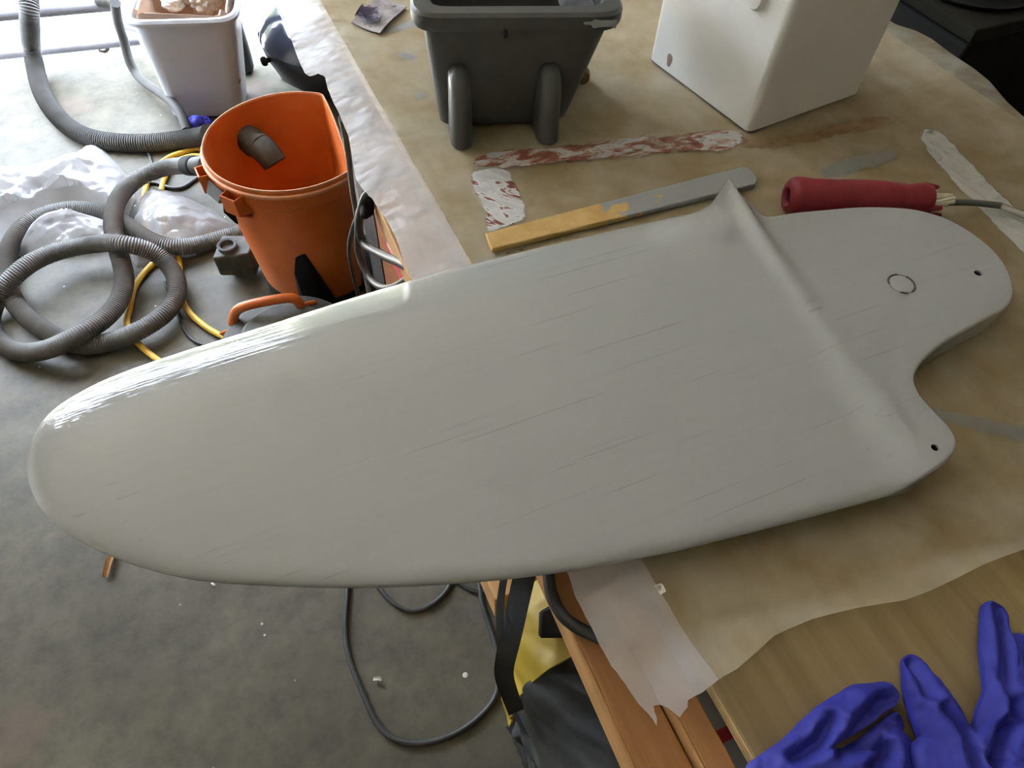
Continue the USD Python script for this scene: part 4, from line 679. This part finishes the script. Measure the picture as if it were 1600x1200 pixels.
for px in ((423, 58), (434, 92)):
    a0 = math.atan2(*(at(*px, .15)[:2] - kc[:2])[::-1]); o = kc + [.24 * math.cos(a0), .24 * math.sin(a0), .155]; dv = np.array([math.cos(a0), math.sin(a0), 0]); part(kt, 'knob', lathe([(.008, 0), (.008, .012), (.014, .014), (.016, .022), (.012, .03), (0, .031)], o, dv, 18), M_vblack)
_c = at(500, 128, .05); part(kt, 'rubber_foot', hull([_c + [a, b, c_] for a in (-.035, .04) for b in (-.03, .03) for c_ in (-.035, .06)], .012, 10), M_vblack, label='black rubber foot of the tub')
_c = at(311, 200, .03); s_ = trimesh.creation.icosphere(4, .045); v = np.array(s_.vertices); v *= (.5 + 1.0 * meshkit.fbm(v * 30, 3, 8))[:, None]; v = v * [1, .8, .8]; single('nitrile_glove', (v - [0, 0, v[:, 2].min() - .001] + [_c[0], _c[1], 0], s_.faces), M_nit, 'small crumpled blue glove on the floor beside the foot of the white bin', 'glove', smooth=25)

# tubular rack in the doorway
M_rack = pm('grey_rack', (0.16, 0.155, 0.17), (0.20, 0.195, 0.21), scale=8, rough=.5)
rk = thing('tube_rack', 'grey tubular steel rack lying by the garage doorway at the upper left', 'rack', (*at(100, 50, 0)[:2], 0))
part(rk, 'rail', tube([at(-330, 118, .03), at(0, 86, .03), at(218, 63, .03)], .0165, 12), M_rack, label='lower rail')
part(rk, 'rail', tube([at(-330, 58, .20), at(0, 24, .20), at(176, 8, .20)], .019, 12), M_rack, label='upper rail')
part(rk, 'post', tube([at(168, -18, .26), at(183, 38, .03), at(192, 66, .03)], .015, 12), M_rack)
part(rk, 'post', tube([at(-330, 58, .20), at(-330, 118, .03)], .015, 12), M_rack)
part(rk, 'clamp', hull([at(152, -14, .22), at(180, -14, .22), at(156, 2, .22), at(180, 4, .22)], .02, 10), M_vdust)
part(rk, 'brace', tube([at(190, 38, .03), at(222, 46, .03)], .018, 12), M_rack)

# ================================================================== UNDER THE BENCH
M_by = pm('yellow_tarpaulin', (0.27, 0.18, 0.010), (0.33, 0.225, 0.016), scale=6, rough=.55)
M_bb = pm('black_nylon', (0.018, 0.019, 0.018), (0.034, 0.035, 0.033), scale=9, rough=.75, bump=.2, bscale=200)
M_strap = pm('black_webbing', (0.022, 0.024, 0.022), (0.034, 0.036, 0.034), scale=4, rough=.8, stretch=(60, 60, 60))
bg = thing('kit_bag', 'yellow and black kit bag under the bench rail, below the lower blade edge', 'bag', (*at(880, 1080, .2)[:2], 0))
def bag_sect(y, n=220):
    cx = np.interp(y, [-.16, .17, .27, .305], [.262, .264, .280, .288]); wx = np.interp(y, [-.17, -.15, -.10, .17, .255, .29, .305], [.09, .125, .150, .150, .142, .128, .10]); hz = np.interp(y, [-.17, -.15, -.10, .05, .17, .255, .29, .305], [.20, .235, .25, .25, .255, .245, .22, .17])
    a = np.arange(n) * 2 * np.pi / n; c, q = np.cos(a), np.sin(a); r = (np.abs(c) ** 3.4 + np.abs(q) ** 3.4) ** (-1 / 3.4); return np.c_[cx + wx * r * c, np.full(n, y), .258 + hz * r * q]
def bagpart(y0, y1, seed, amp):
    rg_ = []
    for y in np.linspace(y0, y1, int((y1 - y0) / .005)):
        r_ = bag_sect(y); ctr = r_.mean(0); dv = r_ - ctr; dv /= np.linalg.norm(dv, axis=1, keepdims=True); th = np.arctan2(dv[:, 2], dv[:, 0])
        r_ = r_ + dv * ((crumple(np.full(len(r_), y) + .35 * np.cos(th), .35 * np.sin(th), seed, 7, 6) - .33) * amp)[:, None]; r_[:, 2] = np.maximum(r_[:, 2], .004); rg_.append(r_)
    return loft(rg_, True, True)
part(bg, 'lower_pocket', bagpart(-.17, .172, 41, .06), M_bb, smooth=30, label='black nylon half of the bag')
part(bg, 'upper_panel', bagpart(.168, .305, 52, .035), M_by, smooth=30, label='yellow coated end of the bag')
M_hole = pm('handle_slot_black', (0.006, 0.006, 0.006), rough=.9)

# ---- strap, slot
stp = fl([(824, 880, .56), (818, 905, .545), (808, 950, .535), (797, 1000, .525), (788, 1040, .50), (792, 1072, .45), (806, 1110, .40)])
def ribbon(path, width, thick=.003, wdir=None):
    p, _ = spline(path, .008); t = np.gradient(p, axis=0); t /= np.linalg.norm(t, axis=1, keepdims=True); wv = np.cross(t, wdir if wdir is not None else [0, 0, 1.0]); wv /= np.linalg.norm(wv, axis=1, keepdims=True); nv = np.cross(wv, t)
    w_ = np.broadcast_to(width, (len(p),))[:, None]; rg_ = [np.array([p[i] + wv[i] * w_[i] / 2 + nv[i] * thick / 2, p[i] - wv[i] * w_[i] / 2 + nv[i] * thick / 2, p[i] - wv[i] * w_[i] / 2 - nv[i] * thick / 2, p[i] + wv[i] * w_[i] / 2 - nv[i] * thick / 2]) for i in range(len(p))]
    return loft(rg_)
toc = np.array([0, 0, ZC]) - stp[3]
part(bg, 'shoulder_strap', ribbon(stp, np.linspace(.030, .022, len(spline(stp, .008)[0])), .006, toc), M_strap, smooth=30, label='padded black shoulder strap')
part(bg, 'shoulder_strap', ribbon(fl([(790, 890, .53), (784, 925, .52), (781, 965, .51), (784, 1010, .50)]), .010, .004, toc), M_strap, smooth=30, label='narrow black webbing strap')
sl = at(864, 971, .5)
part(bg, 'handle_slot', hull([at(849, 960, .515), at(860, 954, .515), at(885, 990, .515), at(848, 990, .515)], .006, 8), M_hole, label='black handle slot')

M_brownbox = pm('brown_board', (0.20, 0.065, 0.018), (0.26, 0.09, 0.03), scale=8, rough=.55)
M_dkpanel = pm('dark_panel', (0.045, 0.040, 0.038), rough=.6)
cb = thing('storage_box', 'brown storage box with a dark end, on the floor under the bench beside the drum', 'box', (.36, .90, 0))
part(cb, 'box', box(.20, .50, .78, 1.02, .001, .58, .004), M_brownbox)
part(cb, 'dark_end', box(.198, .50, 1.021, 1.14, .001, .575, .002), M_dkpanel, label='dark end panel')
M_pink = pm('pink_red_plastic', (0.50, 0.05, 0.075), (0.56, 0.07, 0.09), scale=10, rough=.45)
_c = at(622, 425, .60); tr = thing('red_case', 'pinkish red plastic case on the brown box under the bench edge', 'case', (_c[0], _c[1], .581))
part(tr, 'case', box(_c[0] - .0, _c[0] + .15, _c[1] - .04, _c[1] + .05, .582, .612, .006), M_pink)
part(tr, 'lid', box(_c[0] - .002, _c[0] + .152, _c[1] - .042, _c[1] + .052, .6125, .626, .004), M_pink)

# ================================================================== RIGHT BACKGROUND
M_blk = pm('matt_black', (0.006, 0.006, 0.006), (0.010, 0.010, 0.009), scale=6, rough=0.9, spec=.15)
XC = 1.26; zt = next(z for z in np.arange(.85, .3, -.002) if at(1530, 46, z)[0] > XC); yc = at(1530, 46, zt)[1]
cr = thing('black_case', 'black hard case standing on the floor behind the bench, right of the white container', 'case', (XC + .2, yc + .3, 0))
part(cr, 'case', box(XC, XC + .34, yc, yc + .62, .001, zt - .028, .010), M_blk)
part(cr, 'lid', box(XC - .003, XC + .343, yc - .003, yc + .623, zt - .026, zt, .006), pm('case_lid', (0.018, 0.017, 0.012), (0.009, 0.0085, 0.007), scale=12, rough=.95, spec=.1), label='dusty olive-black lid')
M_sack = pm('olive_canvas', (0.070, 0.052, 0.026), (0.105, 0.08, 0.042), scale=6, rough=.85, c3=(0.13, 0.085, 0.04), lo=.3, hi=.7, bump=.2)
def blob(c, sx, sy, sz, seed, amp=.35):
    s_ = trimesh.creation.icosphere(5, 1.0); v = np.array(s_.vertices); v = np.sign(v) * np.abs(v) ** .8; v *= (1 - amp / 2 + amp * meshkit.fbm(v * 1.6, 4, seed))[:, None]; v = v * [sx, sy, sz]; v[:, 2] = np.maximum(v[:, 2], -sz * .6); v[:, 2] -= v[:, 2].min(); return v + [c[0], c[1], c[2]], s_.faces
sk = thing('canvas_sack', 'olive brown canvas sack slumped on the floor at the right edge behind the bench', 'sack', (XC + .25, yc - .32, 0))
part(sk, 'sack', blob([XC + .33, yc - .42, .001], .27, .33, .40, 5, .5), M_sack, smooth=40)
part(sk, 'buckle', lathe([(.010, -.002), (.012, 0), (.010, .002), (.006, .002), (.006, -.002)], at(1584, 140, .66), (0.3, -.5, .8), 18), M_chrome, label='small bright buckle')
_h = at(1512, 2, zt); ht = thing('felt_hat', 'black felt hat lying on the black case at the top right', 'hat', (_h[0], _h[1], zt))
part(ht, 'crown', blob([_h[0] + .06, _h[1] + .06, zt + .012], .075, .085, .06, 9, .25), M_blk, smooth=40)
part(ht, 'brim', lathe([(.07, .0015), (.11, .0015), (.125, .006), (.125, .009), (.11, .006), (.07, .012)], (_h[0] + .06, _h[1] + .06, zt), (0, 0, 1), 40), M_blk, smooth=40)
_h = at(1580, 0, .45); single('ochre_rag', blob([_h[0] + .10, _h[1] + .12, .001], .13, .13, .36, 12, .5), pm('ochre_cloth', (0.16, 0.10, 0.012), (0.2, 0.13, 0.02), scale=10, rough=.85), 'ochre yellow cloth heap behind the olive sack in the top right corner', 'cloth', smooth=40)

# ================================================================== FLOOR DEBRIS
M_leafc = pm('dry_leaf', (0.22, 0.10, 0.03), (0.30, 0.15, 0.05), scale=60, rough=.8)
def chip(px, w, l, rot, label, mat, name='wood_chip', curl=.006):
    c = at(*px, 0)[:2]; u = np.array([math.cos(rot), math.sin(rot)]); v = np.array([-u[1], u[0]]); q = np.array([c - u * w - v * l, c + u * w - v * l, c + u * w * .7 + v * l, c - u * w * .8 + v * l]); single(name, leaf_mesh(q, .003, curl, 8), mat, label, 'debris', smooth=40)
chip((173, 885), .008, .026, 2.75, 'orange-brown wood chip on the floor below the blade tip', M_leafc)
chip((446, 124), .014, .018, .5, 'brown dry leaf on the floor left of the plastic overhang', pm('leaf_brown', (0.16, 0.10, 0.07), rough=.9), 'dry_leaf')
chip((164, 82), .02, .012, .2, 'grey-brown dry leaf on the bright floor behind the rack', pm('leaf_grey', (0.2, 0.17, 0.14), rough=.9), 'dry_leaf', .01)
M_pd = pm('white_paint_drop', (0.55, 0.53, 0.47), rough=.5)
c = at(727, 1055, 0); single('paint_drop', lathe([(.0055, .0008), (.0052, .0016), (.003, .0022), (0, .0024)], c, (0, 0, 1), 16), M_pd, 'dried white paint drop on the floor inside the black cable loop', 'paint drop')
chip((590, 1062), .004, .008, 1.2, 'pale wood shaving on the floor inside the left of the cable loop', M_pd, 'wood_shaving', .004)
chip((335, 914), .003, .006, .5, 'pale shaving on the floor just below the blade edge', M_pd, 'wood_shaving', .003)
